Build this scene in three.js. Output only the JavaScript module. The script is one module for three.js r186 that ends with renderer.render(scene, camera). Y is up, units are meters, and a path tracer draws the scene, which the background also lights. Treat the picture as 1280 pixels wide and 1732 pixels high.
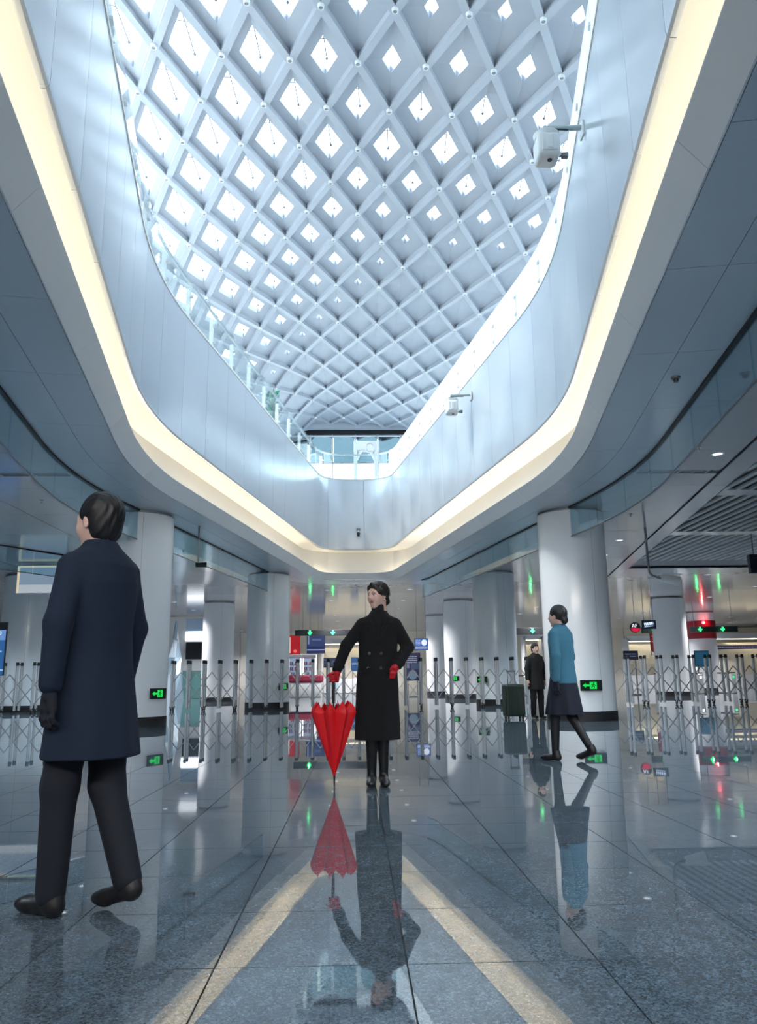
import * as THREE from 'three';
import { mergeGeometries, mergeVertices, toCreasedNormals } from 'three/addons/utils/BufferGeometryUtils.js';
import { RoundedBoxGeometry } from 'three/addons/geometries/RoundedBoxGeometry.js';
import { MarchingCubes } from 'three/addons/objects/MarchingCubes.js';
import { RectAreaLightUniformsLib } from 'three/addons/lights/RectAreaLightUniformsLib.js';

// ------------------------------------------------------------------ camera, sky, exposure
// World: x right, y up, depth D away from the camera = -z.
const scene = new THREE.Scene();
const FOCAL = 1330;                                              // in pixels of the 1280 x 1732 frame
const camera = new THREE.PerspectiveCamera(2 * Math.atan(866 / FOCAL) * 180 / Math.PI, 1280 / 1732, 0.05, 300);
camera.position.set(0, 0.9, 0);
camera.rotation.order = 'YXZ';
camera.rotation.set(Math.atan(283.5 / FOCAL), -0.0294, -0.0122);
scene.add(camera);

scene.background = new THREE.Color(0.72, 0.87, 1.0);             // even, hazy overcast
scene.backgroundIntensity = 6.5;
const sun = new THREE.DirectionalLight(new THREE.Color(1.0, 0.97, 0.93), 21.0);   // veiled sun, high on the side of the large skylights
sun.position.set(-30, 48, -6); sun.target.position.set(2, 6, -16);
sun.castShadow = true; sun.shadow.radius = 22; sun.shadow.mapSize.set(4096, 4096);
Object.assign(sun.shadow.camera, { left: -30, right: 30, top: 40, bottom: -40, near: 1, far: 120 });
scene.add(sun, sun.target);

const renderer = new THREE.WebGLRenderer({ antialias: true });
renderer.toneMapping = THREE.LinearToneMapping;
renderer.toneMappingExposure = 1.0;
renderer.shadowMap.enabled = true;
RectAreaLightUniformsLib.init();

// ------------------------------------------------------------------ helpers
const V = (x, y, d) => new THREE.Vector3(x, y, -d);              // x, height, depth
let seed = 7;
const rnd = () => { seed = (seed * 1664525 + 1013904223) >>> 0; return seed / 4294967296; };
const names = new Map();
function numbered(n) { const k = names.get(n) || 0; names.set(n, k + 1); return k ? `${n}_${String(k).padStart(3, '0')}` : n; }
function tag(o, label, category, group) { o.userData.label = label; o.userData.category = category; if (group) o.userData.group = group; return o; }
function thing(name, label, category, pos = [0, 0, 0], turn = 0, group) {
  const o = new THREE.Group(); o.name = numbered(name); o.position.set(pos[0], pos[1], -pos[2]); o.rotation.y = turn;
  scene.add(o); return tag(o, label, category, group);
}
function struct(name) { const o = new THREE.Group(); o.name = numbered(name); o.userData.kind = 'structure'; scene.add(o); return o; }
function mesh(name, geo, mat, parent) {
  const m = new THREE.Mesh(Array.isArray(geo) ? join(geo) : geo, mat); m.name = parent ? name : numbered(name);
  m.castShadow = m.receiveShadow = true; (parent || scene).add(m); return m;
}
function join(list) {
  return mergeGeometries(list.map((g) => { const h = g.index ? g.toNonIndexed() : g; for (const k of Object.keys(h.attributes)) if (!['position', 'normal', 'uv'].includes(k)) h.deleteAttribute(k); return h; }));
}
function box(w, h, d, x = 0, y = 0, z = 0) { const g = new THREE.BoxGeometry(w, h, d); g.translate(x, y, z); return g; }
function rbox(w, h, d, r, x = 0, y = 0, z = 0, seg = 2) { const g = new RoundedBoxGeometry(w, h, d, seg, r); g.translate(x, y, z); return g; }
function cyl(r0, r1, h, x = 0, y = 0, z = 0, n = 20, axis = 'y') {
  const g = new THREE.CylinderGeometry(r1, r0, h, n); if (axis === 'x') g.rotateZ(Math.PI / 2); if (axis === 'z') g.rotateX(Math.PI / 2);
  g.translate(x, y, z); return g;
}
function bar(a, b, w, h = w) {                                    // a box-section bar between two points
  const d = new THREE.Vector3().subVectors(b, a), g = new THREE.BoxGeometry(w, h, d.length());
  const m = new THREE.Matrix4().lookAt(a, b, Math.abs(d.y) > 0.95 * d.length() ? new THREE.Vector3(1, 0, 0) : new THREE.Vector3(0, 1, 0));
  g.applyMatrix4(m.setPosition(a.clone().add(b).multiplyScalar(0.5))); return g;
}
function rod(a, b, r, n = 10) {
  const d = new THREE.Vector3().subVectors(b, a), g = new THREE.CylinderGeometry(r, r, d.length(), n);
  g.applyQuaternion(new THREE.Quaternion().setFromUnitVectors(new THREE.Vector3(0, 1, 0), d.clone().normalize()));
  g.translate((a.x + b.x) / 2, (a.y + b.y) / 2, (a.z + b.z) / 2); return g;
}
function tube(pts, r, seg = 24, n = 8) { return new THREE.TubeGeometry(new THREE.CatmullRomCurve3(pts), seg, r, n); }
function tris(list) {                                             // flat-shaded geometry from a list of [a, b, c] Vector3
  const p = new Float32Array(list.length * 9), uv = new Float32Array(list.length * 6); let k = 0, q = 0;
  for (const t of list) for (const v of t) { p[k++] = v.x; p[k++] = v.y; p[k++] = v.z; uv[q++] = v.x; uv[q++] = v.z; }
  const g = new THREE.BufferGeometry(); g.setAttribute('position', new THREE.BufferAttribute(p, 3)); g.setAttribute('uv', new THREE.BufferAttribute(uv, 2));
  g.computeVertexNormals(); return g;
}
const quad = (a, b, c, d) => [[a, b, c], [a, c, d]];
function metreUV(g) {                                             // uv in metres along the two axes that a face lies in
  const h = g.index ? g.toNonIndexed() : g, p = h.attributes.position, uv = new Float32Array(p.count * 2), a = new THREE.Vector3(), b = new THREE.Vector3(), c = new THREE.Vector3();
  for (let i = 0; i < p.count; i += 3) {
    a.fromBufferAttribute(p, i); b.fromBufferAttribute(p, i + 1).sub(a); c.fromBufferAttribute(p, i + 2).sub(a); b.cross(c);
    const n = [Math.abs(b.x), Math.abs(b.y), Math.abs(b.z)], ax = n.indexOf(Math.max(...n));
    for (let k = i; k < i + 3; k++) { uv[2 * k] = ax === 0 ? p.getZ(k) : p.getX(k); uv[2 * k + 1] = ax === 1 ? p.getZ(k) : p.getY(k); }
  }
  h.setAttribute('uv', new THREE.BufferAttribute(uv, 2)); return h;
}
function prism(poly, y0, y1) {                                     // poly: [x, D] corners of a convex piece, bottom y0, top y1
  const n = poly.length, t = [], lo = poly.map(([x, d]) => V(x, y0, d)), hi = poly.map(([x, d]) => V(x, y1, d));
  let area = 0; for (let i = 0; i < n; i++) { const [x0, d0] = poly[i], [x1, d1] = poly[(i + 1) % n]; area += x0 * d1 - x1 * d0; }
  for (let i = 1; i < n - 1; i++) { t.push([hi[0], hi[i], hi[i + 1]]); t.push([lo[0], lo[i + 1], lo[i]]); }
  for (let i = 0; i < n; i++) { const j = (i + 1) % n; t.push(...quad(lo[i], lo[j], hi[j], hi[i])); }
  return tris(area < 0 ? t.map(([a, b, c]) => [a, c, b]) : t);
}
function slabWithHole(outer, hole, y0, y1) {                       // outer, hole: [x, D]
  const s = new THREE.Shape(outer.map(([x, d]) => new THREE.Vector2(x, d)));
  s.holes.push(new THREE.Path(hole.map(([x, d]) => new THREE.Vector2(x, d))));
  const g = new THREE.ExtrudeGeometry(s, { depth: y1 - y0, bevelEnabled: false }); g.rotateX(-Math.PI / 2); g.translate(0, y0, 0); return metreUV(g);
}

// ------------------------------------------------------------------ textures and materials
function noiseTex(size, fn, srgb = true) {
  const d = new Uint8Array(size * size * 4);
  for (let y = 0; y < size; y++) for (let x = 0; x < size; x++) { const c = fn(x, y), k = 4 * (y * size + x); d[k] = c[0]; d[k + 1] = c[1]; d[k + 2] = c[2]; d[k + 3] = 255; }
  const t = new THREE.DataTexture(d, size, size); t.wrapS = t.wrapT = THREE.RepeatWrapping; t.magFilter = THREE.LinearFilter; t.minFilter = THREE.LinearMipmapLinearFilter;
  t.generateMipmaps = true; if (srgb) t.colorSpace = THREE.SRGBColorSpace; t.needsUpdate = true; return t;
}
function lattice(size, cells) {                                   // smooth periodic value noise
  const g = new Float32Array(cells * cells).map(() => rnd());
  return (x, y) => {
    const u = x / size * cells, v = y / size * cells, i = Math.floor(u), j = Math.floor(v), a = u - i, b = v - j, s = a * a * (3 - 2 * a), t = b * b * (3 - 2 * b);
    const at = (p, q) => g[((q % cells) + cells) % cells * cells + ((p % cells) + cells) % cells];
    return (at(i, j) * (1 - s) + at(i + 1, j) * s) * (1 - t) + (at(i, j + 1) * (1 - s) + at(i + 1, j + 1) * s) * t;
  };
}
const gA = lattice(512, 160), gB = lattice(512, 70), gC = lattice(512, 9);
const graniteTex = noiseTex(512, (x, y) => {                      // 0.5 m of grey granite with dark and light grains
  let v = 108 + 46 * (gB(x, y) - 0.5) + 20 * (gC(x, y) - 0.5); const a = gA(x, y), r = rnd();
  if (a > 0.72) v += 46 * (a - 0.72) / 0.28; else if (a < 0.26) v -= 60 * (0.26 - a) / 0.26; v += (r - 0.5) * 26;
  return [v * 0.86, v * 0.98, v * 1.08].map((c) => Math.max(8, Math.min(250, c)));
});
graniteTex.repeat.set(2, 2);
const wB = lattice(256, 24), wC = lattice(256, 6);
const smudgeTex = noiseTex(256, (x, y) => { const v = 205 + 50 * (0.6 * wB(x, y) + 0.4 * wC(x, y) - 0.5); return [v, v, v]; }, false);
smudgeTex.repeat.set(0.25, 0.25);
const clothTex = noiseTex(256, (x, y) => { const v = 128 + 60 * Math.sin(x * 0.8 + y * 0.8) + 80 * (rnd() - 0.5); return [v, v, v]; }, false);
clothTex.repeat.set(8, 8);

const std = (o) => new THREE.MeshStandardMaterial(o), phy = (o) => new THREE.MeshPhysicalMaterial(o);
const lin = (r, g, b) => new THREE.Color().setRGB(r, g, b);
const M = {
  granite: phy({ map: graniteTex, roughness: 0.016, ior: 2.05 }),
  graniteAlt: phy({ map: graniteTex, color: lin(0.90, 0.92, 0.94), roughness: 0.022, ior: 2.0 }),
  grout: std({ color: lin(0.07, 0.075, 0.08), roughness: 0.6 }),
  whiteWall: phy({ color: lin(0.60, 0.655, 0.72), roughness: 0.24, metalness: 0.30 }),
  whitePaint: std({ color: lin(0.80, 0.80, 0.79), roughness: 0.55 }),
  slat: std({ color: lin(0.55, 0.56, 0.57), roughness: 0.45 }),
  band: std({ color: lin(0.82, 0.85, 0.88), roughness: 0.35 }),
  soffit: phy({ color: lin(0.58, 0.62, 0.67), roughness: 0.26, metalness: 0.15 }),
  outerPanel: phy({ color: lin(0.50, 0.50, 0.52), roughness: 0.16, metalness: 0.25 }),
  farPanel: phy({ color: lin(0.66, 0.64, 0.645), roughness: 0.15, metalness: 0.35 }),
  backing: std({ color: lin(0.28, 0.29, 0.31), roughness: 0.9 }),
  dark: std({ color: lin(0.012, 0.013, 0.016), roughness: 0.5 }),
  blackMetal: std({ color: lin(0.02, 0.022, 0.026), roughness: 0.35, metalness: 0.4 }),
  column: phy({ color: lin(0.82, 0.85, 0.88), roughness: 0.38, clearcoat: 0.6, clearcoatRoughness: 0.12 }),
  roofPanel: std({ color: lin(0.39, 0.425, 0.485), roughness: 0.5 }),
  rib: std({ color: lin(0.39, 0.425, 0.485), roughness: 0.38 }),
  steel: std({ color: lin(0.60, 0.61, 0.63), roughness: 0.32, metalness: 0.55 }),
  steelMid: std({ color: lin(0.38, 0.39, 0.41), roughness: 0.35, metalness: 0.6 }),
  steelDark: std({ color: lin(0.20, 0.21, 0.23), roughness: 0.35, metalness: 0.8 }),
  rubber: std({ color: lin(0.015, 0.016, 0.018), roughness: 0.55 }),
  glass: phy({ color: lin(0.93, 0.97, 0.97), transmission: 1, thickness: 0, roughness: 0.0, ior: 1.5 }),
  glassBlue: phy({ color: lin(0.78, 0.9, 0.94), transmission: 1, thickness: 0, roughness: 0.0, ior: 1.5 }),
  glassTint: phy({ color: lin(0.24, 0.30, 0.32), transmission: 1, thickness: 0, roughness: 0.0, ior: 1.5 }),
  frosted: phy({ color: lin(0.95, 0.97, 1.0), transmission: 0.55, thickness: 0, roughness: 0.9, ior: 1.5 }),
  led: std({ color: lin(1, 0.9, 0.7), emissive: lin(1.0, 0.83, 0.57), emissiveIntensity: 3.0, roughness: 0.6 }),
  diffuser: std({ color: lin(0.9, 0.93, 1), emissive: lin(0.92, 0.96, 1.0), emissiveIntensity: 2.2, roughness: 0.6 }),
  greenLamp: std({ color: lin(0.02, 0.6, 0.15), emissive: lin(0.03, 1.0, 0.22), emissiveIntensity: 1.1, roughness: 0.5 }),
  plasticWhite: std({ color: lin(0.72, 0.74, 0.76), roughness: 0.35 }),
  concrete: std({ color: lin(0.45, 0.46, 0.47), roughness: 0.85 }),
};
M.soffit.roughnessMap = smudgeTex; M.outerPanel.roughnessMap = smudgeTex; M.farPanel.roughnessMap = smudgeTex;

// ------------------------------------------------------------------ the outline of the void: a long hexagon with rounded corners
const OUT = (() => {
  const C = [[1.25, 29.35, 0.95], [3.82, 13.7, 2.0], [1.25, -1.95, 0.95], [-1.25, -1.95, 0.95], [-3.82, 13.7, 2.0], [-1.25, 29.35, 0.95]], raw = [], n = C.length;
  for (let i = 0; i < n; i++) {
    const [x, d, t] = C[i], [px, pd] = C[(i + n - 1) % n], [nx, nd] = C[(i + 1) % n], lp = Math.hypot(px - x, pd - d), ln = Math.hypot(nx - x, nd - d);
    const a = [x + (px - x) / lp * t, d + (pd - d) / lp * t], b = [x + (nx - x) / ln * t, d + (nd - d) / ln * t];
    for (let k = 0; k <= 24; k++) { const u = k / 24; raw.push([(1 - u) ** 2 * a[0] + 2 * u * (1 - u) * x + u * u * b[0], (1 - u) ** 2 * a[1] + 2 * u * (1 - u) * d + u * u * b[1]]); }
  }
  const L = [0]; for (let i = 1; i <= raw.length; i++) { const p = raw[i - 1], q = raw[i % raw.length]; L.push(L[i - 1] + Math.hypot(q[0] - p[0], q[1] - p[1])); }
  const total = L[raw.length];
  const at = (s) => { s = ((s % total) + total) % total; let i = 0, j = raw.length; while (j - i > 1) { const m = (i + j) >> 1; if (L[m] <= s) i = m; else j = m; } const p = raw[i], q = raw[(i + 1) % raw.length], f = (s - L[i]) / Math.max(1e-9, L[i + 1] - L[i]); return [p[0] + (q[0] - p[0]) * f, p[1] + (q[1] - p[1]) * f]; };
  const frame = (s) => { const p = at(s), a = at(s - 0.06), b = at(s + 0.06), tx = b[0] - a[0], td = b[1] - a[1], l = Math.hypot(tx, td); return { p, n: [-td / l, tx / l] }; };   // n points out of the void
  const off = (s, o) => { const { p, n } = frame(s); return [p[0] + n[0] * o, p[1] + n[1] * o]; };
  const ring = (o, n = 180) => Array.from({ length: n }, (_, i) => off(i / n * total, o));
  // arc length where the outline offset by o reaches depth D on the given side
  const find = (o, D, side) => { let best = 0, e = 1e9; for (let i = 0; i < 4000; i++) { const s = i / 4000 * total, q = off(s, o); if (q[0] * side > 0 && Math.abs(q[1] - D) < e) { e = Math.abs(q[1] - D); best = s; } } return best; };
  const xAt = (o, D, side) => off(find(o, D, side), o)[0];
  return { total, at, frame, off, ring, find, xAt };
})();
// a solid swept along the outline from s0 to s1; profile: closed list of [offset, height]
function sweep(s0, s1, n, profile, closedEnds = true) {
  const t = [], rows = [], m = profile.length;
  for (let i = 0; i <= n; i++) { const s = s0 + (s1 - s0) * i / n; rows.push(profile.map(([o, y]) => { const [x, d] = OUT.off(s, o); return V(x, y, d); })); }
  let area = 0; for (let k = 0; k < m; k++) { const a = profile[k], b = profile[(k + 1) % m]; area += a[0] * b[1] - b[0] * a[1]; }
  const flip = area > 0;
  for (let i = 0; i < n; i++) for (let k = 0; k < m; k++) { const l = (k + 1) % m; t.push(...(flip ? quad(rows[i][k], rows[i + 1][k], rows[i + 1][l], rows[i][l]) : quad(rows[i][k], rows[i][l], rows[i + 1][l], rows[i + 1][k]))); }
  if (closedEnds) for (const [r, f] of [[rows[0], flip], [rows[n], !flip]]) for (const [a, b, c] of THREE.ShapeUtils.triangulateShape(profile.map(([o, y]) => new THREE.Vector2(o, y)), [])) t.push(f ? [r[a], r[b], r[c]] : [r[a], r[c], r[b]]);
  const g = tris(t); return n > 1 ? toCreasedNormals(g, 0.35) : g;
}
const rect = (o0, o1, y0, y1) => [[o0, y0], [o1, y0], [o1, y1], [o0, y1]];

// ------------------------------------------------------------------ floor
const HC = 4.55;                                                  // height of the concourse ceiling
const TILE = 0.62, NEAR = 0.926, TX = 10, TROWS = 14;               // single tiles: 20 x 14 in front of the camera
{
  const floor = struct('floor');
  const x0 = -TX * TILE + 0.157, x1 = TX * TILE + 0.157, d0 = NEAR, d1 = NEAR + TROWS * TILE;
  mesh('screed', box(80, 0.3, 90, 0, -0.162, -30), M.grout, floor);
  const piece = (a, b, c, d) => metreUV(box(b - a, 0.012, d - c, (a + b) / 2, -0.006, -(c + d) / 2));
  // beyond the single tiles: tiles joined row by row, joints still open
  const far = [], fine = [];
  for (let d = d1; d < 30; d += TILE) fine.push([d + 0.002, d + TILE - 0.002]);
  const slabs = [];
  for (const [a, b] of fine) for (let k = -20; k < 20; k++) { const x = 0.157 + k * 2 * TILE; slabs.push(piece(x + 0.002, x + 2 * TILE - 0.002, a, b)); }
  for (let d = d0; d < d1 - 0.01; d += TILE) for (const s of [-1, 1]) for (let k = 0; k < 15; k++) { const a = s > 0 ? x1 + k * 2 * TILE : x0 - (k + 1) * 2 * TILE; slabs.push(piece(a + 0.002, a + 2 * TILE - 0.002, d + 0.002, d + TILE - 0.002)); }
  for (let d = d0 - 16 * TILE; d < d0 - 0.01; d += TILE) slabs.push(piece(-24.6, 24.9, d + 0.002, d + TILE - 0.002));
  const s1 = mesh('tile_field', slabs, M.granite, floor); s1.userData.kind = 'stuff';
  mesh('far_tile_field', [piece(-39, 39, d1 + Math.ceil((30 - d1) / TILE) * TILE, 74), piece(-39, -24.65, -9, 30.6), piece(24.96, 39, -9, 30.6)], M.granite, floor).userData.kind = 'stuff';
  const variants = [0, 1, 2, 3].map((k) => { const g = metreUV(box(TILE - 0.006, 0.012, TILE - 0.006, 0, -0.006, 0)); const uv = g.attributes.uv; for (let i = 0; i < uv.count; i++) uv.setXY(i, uv.getX(i) + k * 0.217, uv.getY(i) + k * 0.371); return g; });
  for (let r = 0; r < TROWS; r++) for (let c = 0; c < 2 * TX; c++) {
    const m = mesh('tile', variants[(r * 3 + c * 7 + (c >> 1)) % 4], (r * 5 + c * 3) % 7 < 3 ? M.graniteAlt : M.granite, floor);
    m.position.set(x0 + (c + 0.5) * TILE, (rnd() - 0.5) * 0.0006, -(d0 + (r + 0.5) * TILE)); m.rotation.set((rnd() - 0.5) * 0.0016, 0, (rnd() - 0.5) * 0.0016);
  }
}

// ------------------------------------------------------------------ ring round the void: wall, light cove, fascia, soffit
const WALL_TOP = 8.42, WALL_LOW = 5.70;
{
  const wall = struct('wall_void'), N = 48;
  for (let i = 0; i < N; i++) mesh('panel', sweep(OUT.total * i / N + 0.004, OUT.total * (i + 1) / N - 0.004, 6, [[0, WALL_TOP], [0, WALL_LOW + 0.07], [0.008, WALL_LOW + 0.03], [0.03, WALL_LOW + 0.005], [0.06, WALL_LOW], [0.08, WALL_LOW], [0.08, WALL_TOP]]), M.whiteWall, wall);
  mesh('coping', sweep(0, OUT.total, 180, rect(-0.015, 0.22, WALL_TOP + 0.001, WALL_TOP + 0.05), false), M.whitePaint, wall);
  mesh('core', sweep(0, OUT.total, 180, rect(0.082, 0.30, WALL_LOW + 0.02, WALL_TOP), false), M.whitePaint, wall);
  const cove = struct('trim_1');
  mesh('cove_ceiling', sweep(0, OUT.total, 180, rect(0.081, 0.80, WALL_LOW, WALL_LOW + 0.02), false), M.whitePaint, cove);
  mesh('cove_back', sweep(0, OUT.total, 180, rect(0.68, 0.80, 4.60, WALL_LOW), false), M.whitePaint, cove);
  mesh('cove_ledge', sweep(0, OUT.total, 180, rect(0.20, 0.68, 4.60, 4.64), false), M.whitePaint, cove);
  for (let i = 0; i < 24; i++) mesh('fascia', sweep(OUT.total * i / 24 + 0.003, OUT.total * (i + 1) / 24 - 0.003, 10, [[0, 4.82], [0, 4.81], [0.20, HC], [0.215, HC], [0.215, 4.60], [0.05, 4.82]]), M.band, cove);
  const soffit = struct('ceiling');
  for (let i = 0; i < 34; i++) for (const [a, b] of [[0.221, 0.76], [0.766, 1.30]]) { const s0 = OUT.total * i / 34, s1 = OUT.total * (i + 1) / 34; mesh('panel', sweep(s0 + 0.003, s1 - 0.003, 6, rect(a, b, HC, HC + 0.03)), M.soffit, soffit); }
  mesh('backing_slab', slabWithHole([[-39, -9], [39, -9], [39, 74], [-39, 74]], OUT.ring(0.68).reverse(), 4.64, 4.85), M.backing, soffit);
  // panels beyond the smoke barrier: rows across, cut along the barrier on the inner side
  const slotX = (d) => 5.9 + (d - 9.5) * 0.176;                  // the slanting slot beside the slatted bays
  const ROW = 2.4, VENTS = [{ x0: 5.12, x1: 6.45, d: 13.78 }, { x0: -8.2, x1: -5.10, d: 13.76 }];
  for (let r = 0; r < 14; r++) {
    const a = 0.4 + r * ROW + 0.004, b = a + ROW - 0.008;
    const edge = (d, s) => (d > 28.4 ? s * 1.4 : OUT.xAt(1.36, d, s));
    const lay = (p) => mesh('panel', prism(p, HC + 0.005, HC + 0.035), M.outerPanel, soffit);
    const push = (p) => {                                            // a panel [inner a, inner b, outer b, outer a]; the vent slots stay open
      const [[x0, d0], [x1, d1], [x2], [x3]] = p, at = (u, v, d) => u + (v - u) * (d - d0) / (d1 - d0), lo = Math.min(x0, x3), hi = Math.max(x0, x3);
      const v = VENTS.find((w) => w.d > d0 && w.d < d1 && w.x0 < hi - 0.05 && w.x1 > lo + 0.05);
      if (!v) return lay(p);
      const s0 = v.d - 0.12, s1 = v.d + 0.12; lay([p[0], [at(x0, x1, s0), s0], [at(x3, x2, s0), s0], p[3]]); lay([[at(x0, x1, s1), s1], p[1], p[2], [at(x3, x2, s1), s1]]);
      const near = Math.abs(x0) < Math.abs(x3), cut = x0 > 0 ? v.x1 : v.x0; if (near && Math.abs(cut) < Math.abs(x3) - 0.1) lay([[cut, s0 + 0.002], [cut, s1 - 0.002], [at(x3, x2, s1), s1 - 0.002], [at(x3, x2, s0), s0 + 0.002]]);
      const inner = x0 > 0 ? v.x0 : v.x1; if (Math.abs(inner) > Math.abs(x0) + 0.1) lay([[at(x0, x1, s0), s0 + 0.002], [at(x0, x1, s1), s1 - 0.002], [inner, s1 - 0.002], [inner, s0 + 0.002]]);
    };
    if (b < 30.6) {
      const ea = edge(a, -1), eb = edge(b, -1);
      push([[ea, a], [eb, b], [-7.2, b], [-7.2, a]]); push([[-7.21, a], [-7.21, b], [-10.8, b], [-10.8, a]]); push([[-10.81, a], [-10.81, b], [-15, b], [-15, a]]); push([[-15.01, a], [-15.01, b], [-26, b], [-26, a]]);
      const fa = edge(a, 1), fb = edge(b, 1), ga = slotX(a), gb = slotX(b);
      push([[fa, a], [fb, b], [gb, b], [ga, a]]);
      push([[ga + 0.07, a], [gb + 0.07, b], [gb + 0.47, b], [ga + 0.47, a]]);
      if (b < 9.5 || a > 25) push([[ga + 0.475, a], [gb + 0.475, b], [26, b], [26, a]]);
    } else { push([[-26, a], [-26, b], [-8.67, b], [-8.67, a]]); push([[-8.66, a], [-8.66, b], [0, b], [0, a]]); push([[0.01, a], [0.01, b], [8.66, b], [8.66, a]]); push([[8.67, a], [8.67, b], [26, b], [26, a]]); }
  }
  // between the far end of the ring and the first full row
  for (let d = 34.0; d < 73; d += 1.2) mesh('panel', prism([[-26, d + 0.008], [26, d + 0.008], [26, d + 1.192], [-26, d + 1.192]], HC + 0.005, HC + 0.03), M.farPanel, soffit);
  // slatted bays
  const slats = struct('ceiling_slats');
  const slatGeo = (x, a, b) => box(0.10, 0.04, b - a, x, HC + 0.02, -(a + b) / 2);
  for (let x = 6.6; x < 19.5; x += 0.27) for (const [a0, b0] of [[9.9, 15.2], [15.7, 19.8], [20.3, 24.9]]) {
    const b = Math.min(b0, (x - 0.5 - 5.9) / 0.176 + 9.5); if (b - a0 > 0.3) mesh('slat', slatGeo(x, a0, b), M.slat, slats);
  }
  for (const [a, b] of [[15.2, 15.7], [19.8, 20.3]]) mesh('strip', prism([[slotX(a) + 0.48, a], [slotX(b) + 0.48, b], [19.6, b], [19.6, a]], HC + 0.0, HC + 0.04), M.outerPanel, slats);
  mesh('strip', prism([[19.6, 9.9], [19.6, 25], [26, 25], [26, 9.9]], HC, HC + 0.04), M.outerPanel, slats);
}

// ------------------------------------------------------------------ cove lighting: LED strips lying on the ledge
for (let i = 0; i < 24; i++) {
  const s0 = OUT.total * i / 24 + 0.05, s1 = OUT.total * (i + 1) / 24 - 0.05, t = thing('cove_light_strip', 'warm LED strip hidden on the ledge of the oval light cove', 'light strip', [0, 0, 0], 0, 'LED strips in the cove');
  mesh('channel', sweep(s0, s1, 8, rect(0.52, 0.60, 4.641, 4.655)), M.steel, t);
  mesh('diffuser', sweep(s0, s1, 8, rect(0.53, 0.59, 4.656, 4.675)), M.led, t);
  const a = OUT.off(s0, 0.56), b = OUT.off(s1, 0.56), mid = OUT.off((s0 + s1) / 2, 0.56);
  const l = new THREE.RectAreaLight(new THREE.Color(1.0, 0.83, 0.57), 33, Math.hypot(a[0] - b[0], a[1] - b[1]), 0.06);
  l.position.copy(V(mid[0], 4.70, mid[1])); l.up.set(b[0] - a[0], 0, -(b[1] - a[1])).normalize();
  const n = OUT.frame((s0 + s1) / 2).n; l.lookAt(V(mid[0] - n[0] * 0.10, 5.7, mid[1] - n[1] * 0.10)); l.rotateZ(Math.PI / 2);
  t.add(l);
}

// ------------------------------------------------------------------ concourse walls
{
  mesh('wall_left', metreUV(box(0.3, 4.9, 84, -39, 2.3, -32)), M.whitePaint).userData.kind = 'structure';
  mesh('wall_right', metreUV(box(0.3, 4.9, 84, 39, 2.3, -32)), M.whitePaint).userData.kind = 'structure';
  mesh('wall_back', metreUV(box(78, 4.9, 0.3, 0, 2.3, 9)), M.whitePaint).userData.kind = 'structure';
}

// ------------------------------------------------------------------ gallery round the void, its glazed walls and the unseen ground outside
const GX = 13, GD0 = -8, GD1 = 43.5, GF = 8.3;
{
  const f = mesh('gallery_floor', slabWithHole([[-GX - 0.4, GD0 - 0.4], [GX + 0.4, GD0 - 0.4], [GX + 0.4, GD1 + 0.4], [-GX - 0.4, GD1 + 0.4]], OUT.ring(0.3).reverse(), GF - 0.25, GF), M.whitePaint); f.userData.kind = 'structure';
  const g = mesh('unseen_ground_outside', slabWithHole([[-120, -120], [120, -120], [120, 160], [-120, 160]], [[-GX - 0.4, GD0 - 0.4], [-GX - 0.4, GD1 + 0.4], [GX + 0.4, GD1 + 0.4], [GX + 0.4, GD0 - 0.4]], GF - 0.4, GF - 0.1), M.concrete); g.userData.kind = 'structure';  // out of view, bounces daylight up to the roof underside
  let w = 1;
  const bay = (name, len, place, h0, h1, step) => {
    const o = struct(name), n = Math.round(len / step), split = name === 'window_3' ? 4.75 : 2.9;
    for (let i = 0; i <= n; i++) mesh('mullion', place(box(0.07, h1 - h0, 0.12, -len / 2 + i * len / n, (h0 + h1) / 2, 0)), M.rib, o);
    for (const y of [h0 + 0.05, h0 + split, h1 - 0.05]) mesh('transom', place(box(len, 0.08, 0.11, 0, y, 0)), M.rib, o);
    for (let i = 0; i < n; i++) for (const [a, b] of [[h0 + 0.1, h0 + split - 0.05], [h0 + split + 0.05, h1 - 0.1]]) mesh('pane', place(box(len / n - 0.09, b - a, 0.012, -len / 2 + (i + 0.5) * len / n, (a + b) / 2, 0)), name === 'window_3' && a > h0 + 1 ? M.glassTint : M.glass, o);
    return o;
  };
  const side = (s) => (g2) => { g2.rotateY(Math.PI / 2); g2.translate(s * GX, 0, -(GD0 + GD1) / 2); return g2; };
  bay('window_1', GD1 - GD0, side(-1), GF, 14.2, 2.4); bay('window_2', GD1 - GD0, side(1), GF, 14.2, 2.4);  // side glazing out of view, lets daylight onto the roof underside
  bay('window_3', GX * 2, (q) => { q.translate(0, 0, -GD1); return q; }, GF, 14.72, 1.3);
  mesh('wall_gallery_far', box(GX * 2, 1.5, 0.3, 0, 15.47, -GD1 - 0.1), M.blackMetal).userData.kind = 'structure';
  mesh('wall_gallery_near', box(GX * 2, 8, 0.3, 0, 12.2, -GD0), M.whitePaint).userData.kind = 'structure';
  for (const s of [-1, 1]) mesh('wall_gallery_' + (s < 0 ? 'left' : 'right'), box(0.3, 2, GD1 - GD0, s * GX, 15.2, -(GD0 + GD1) / 2), M.whitePaint).userData.kind = 'structure';
}

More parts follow.
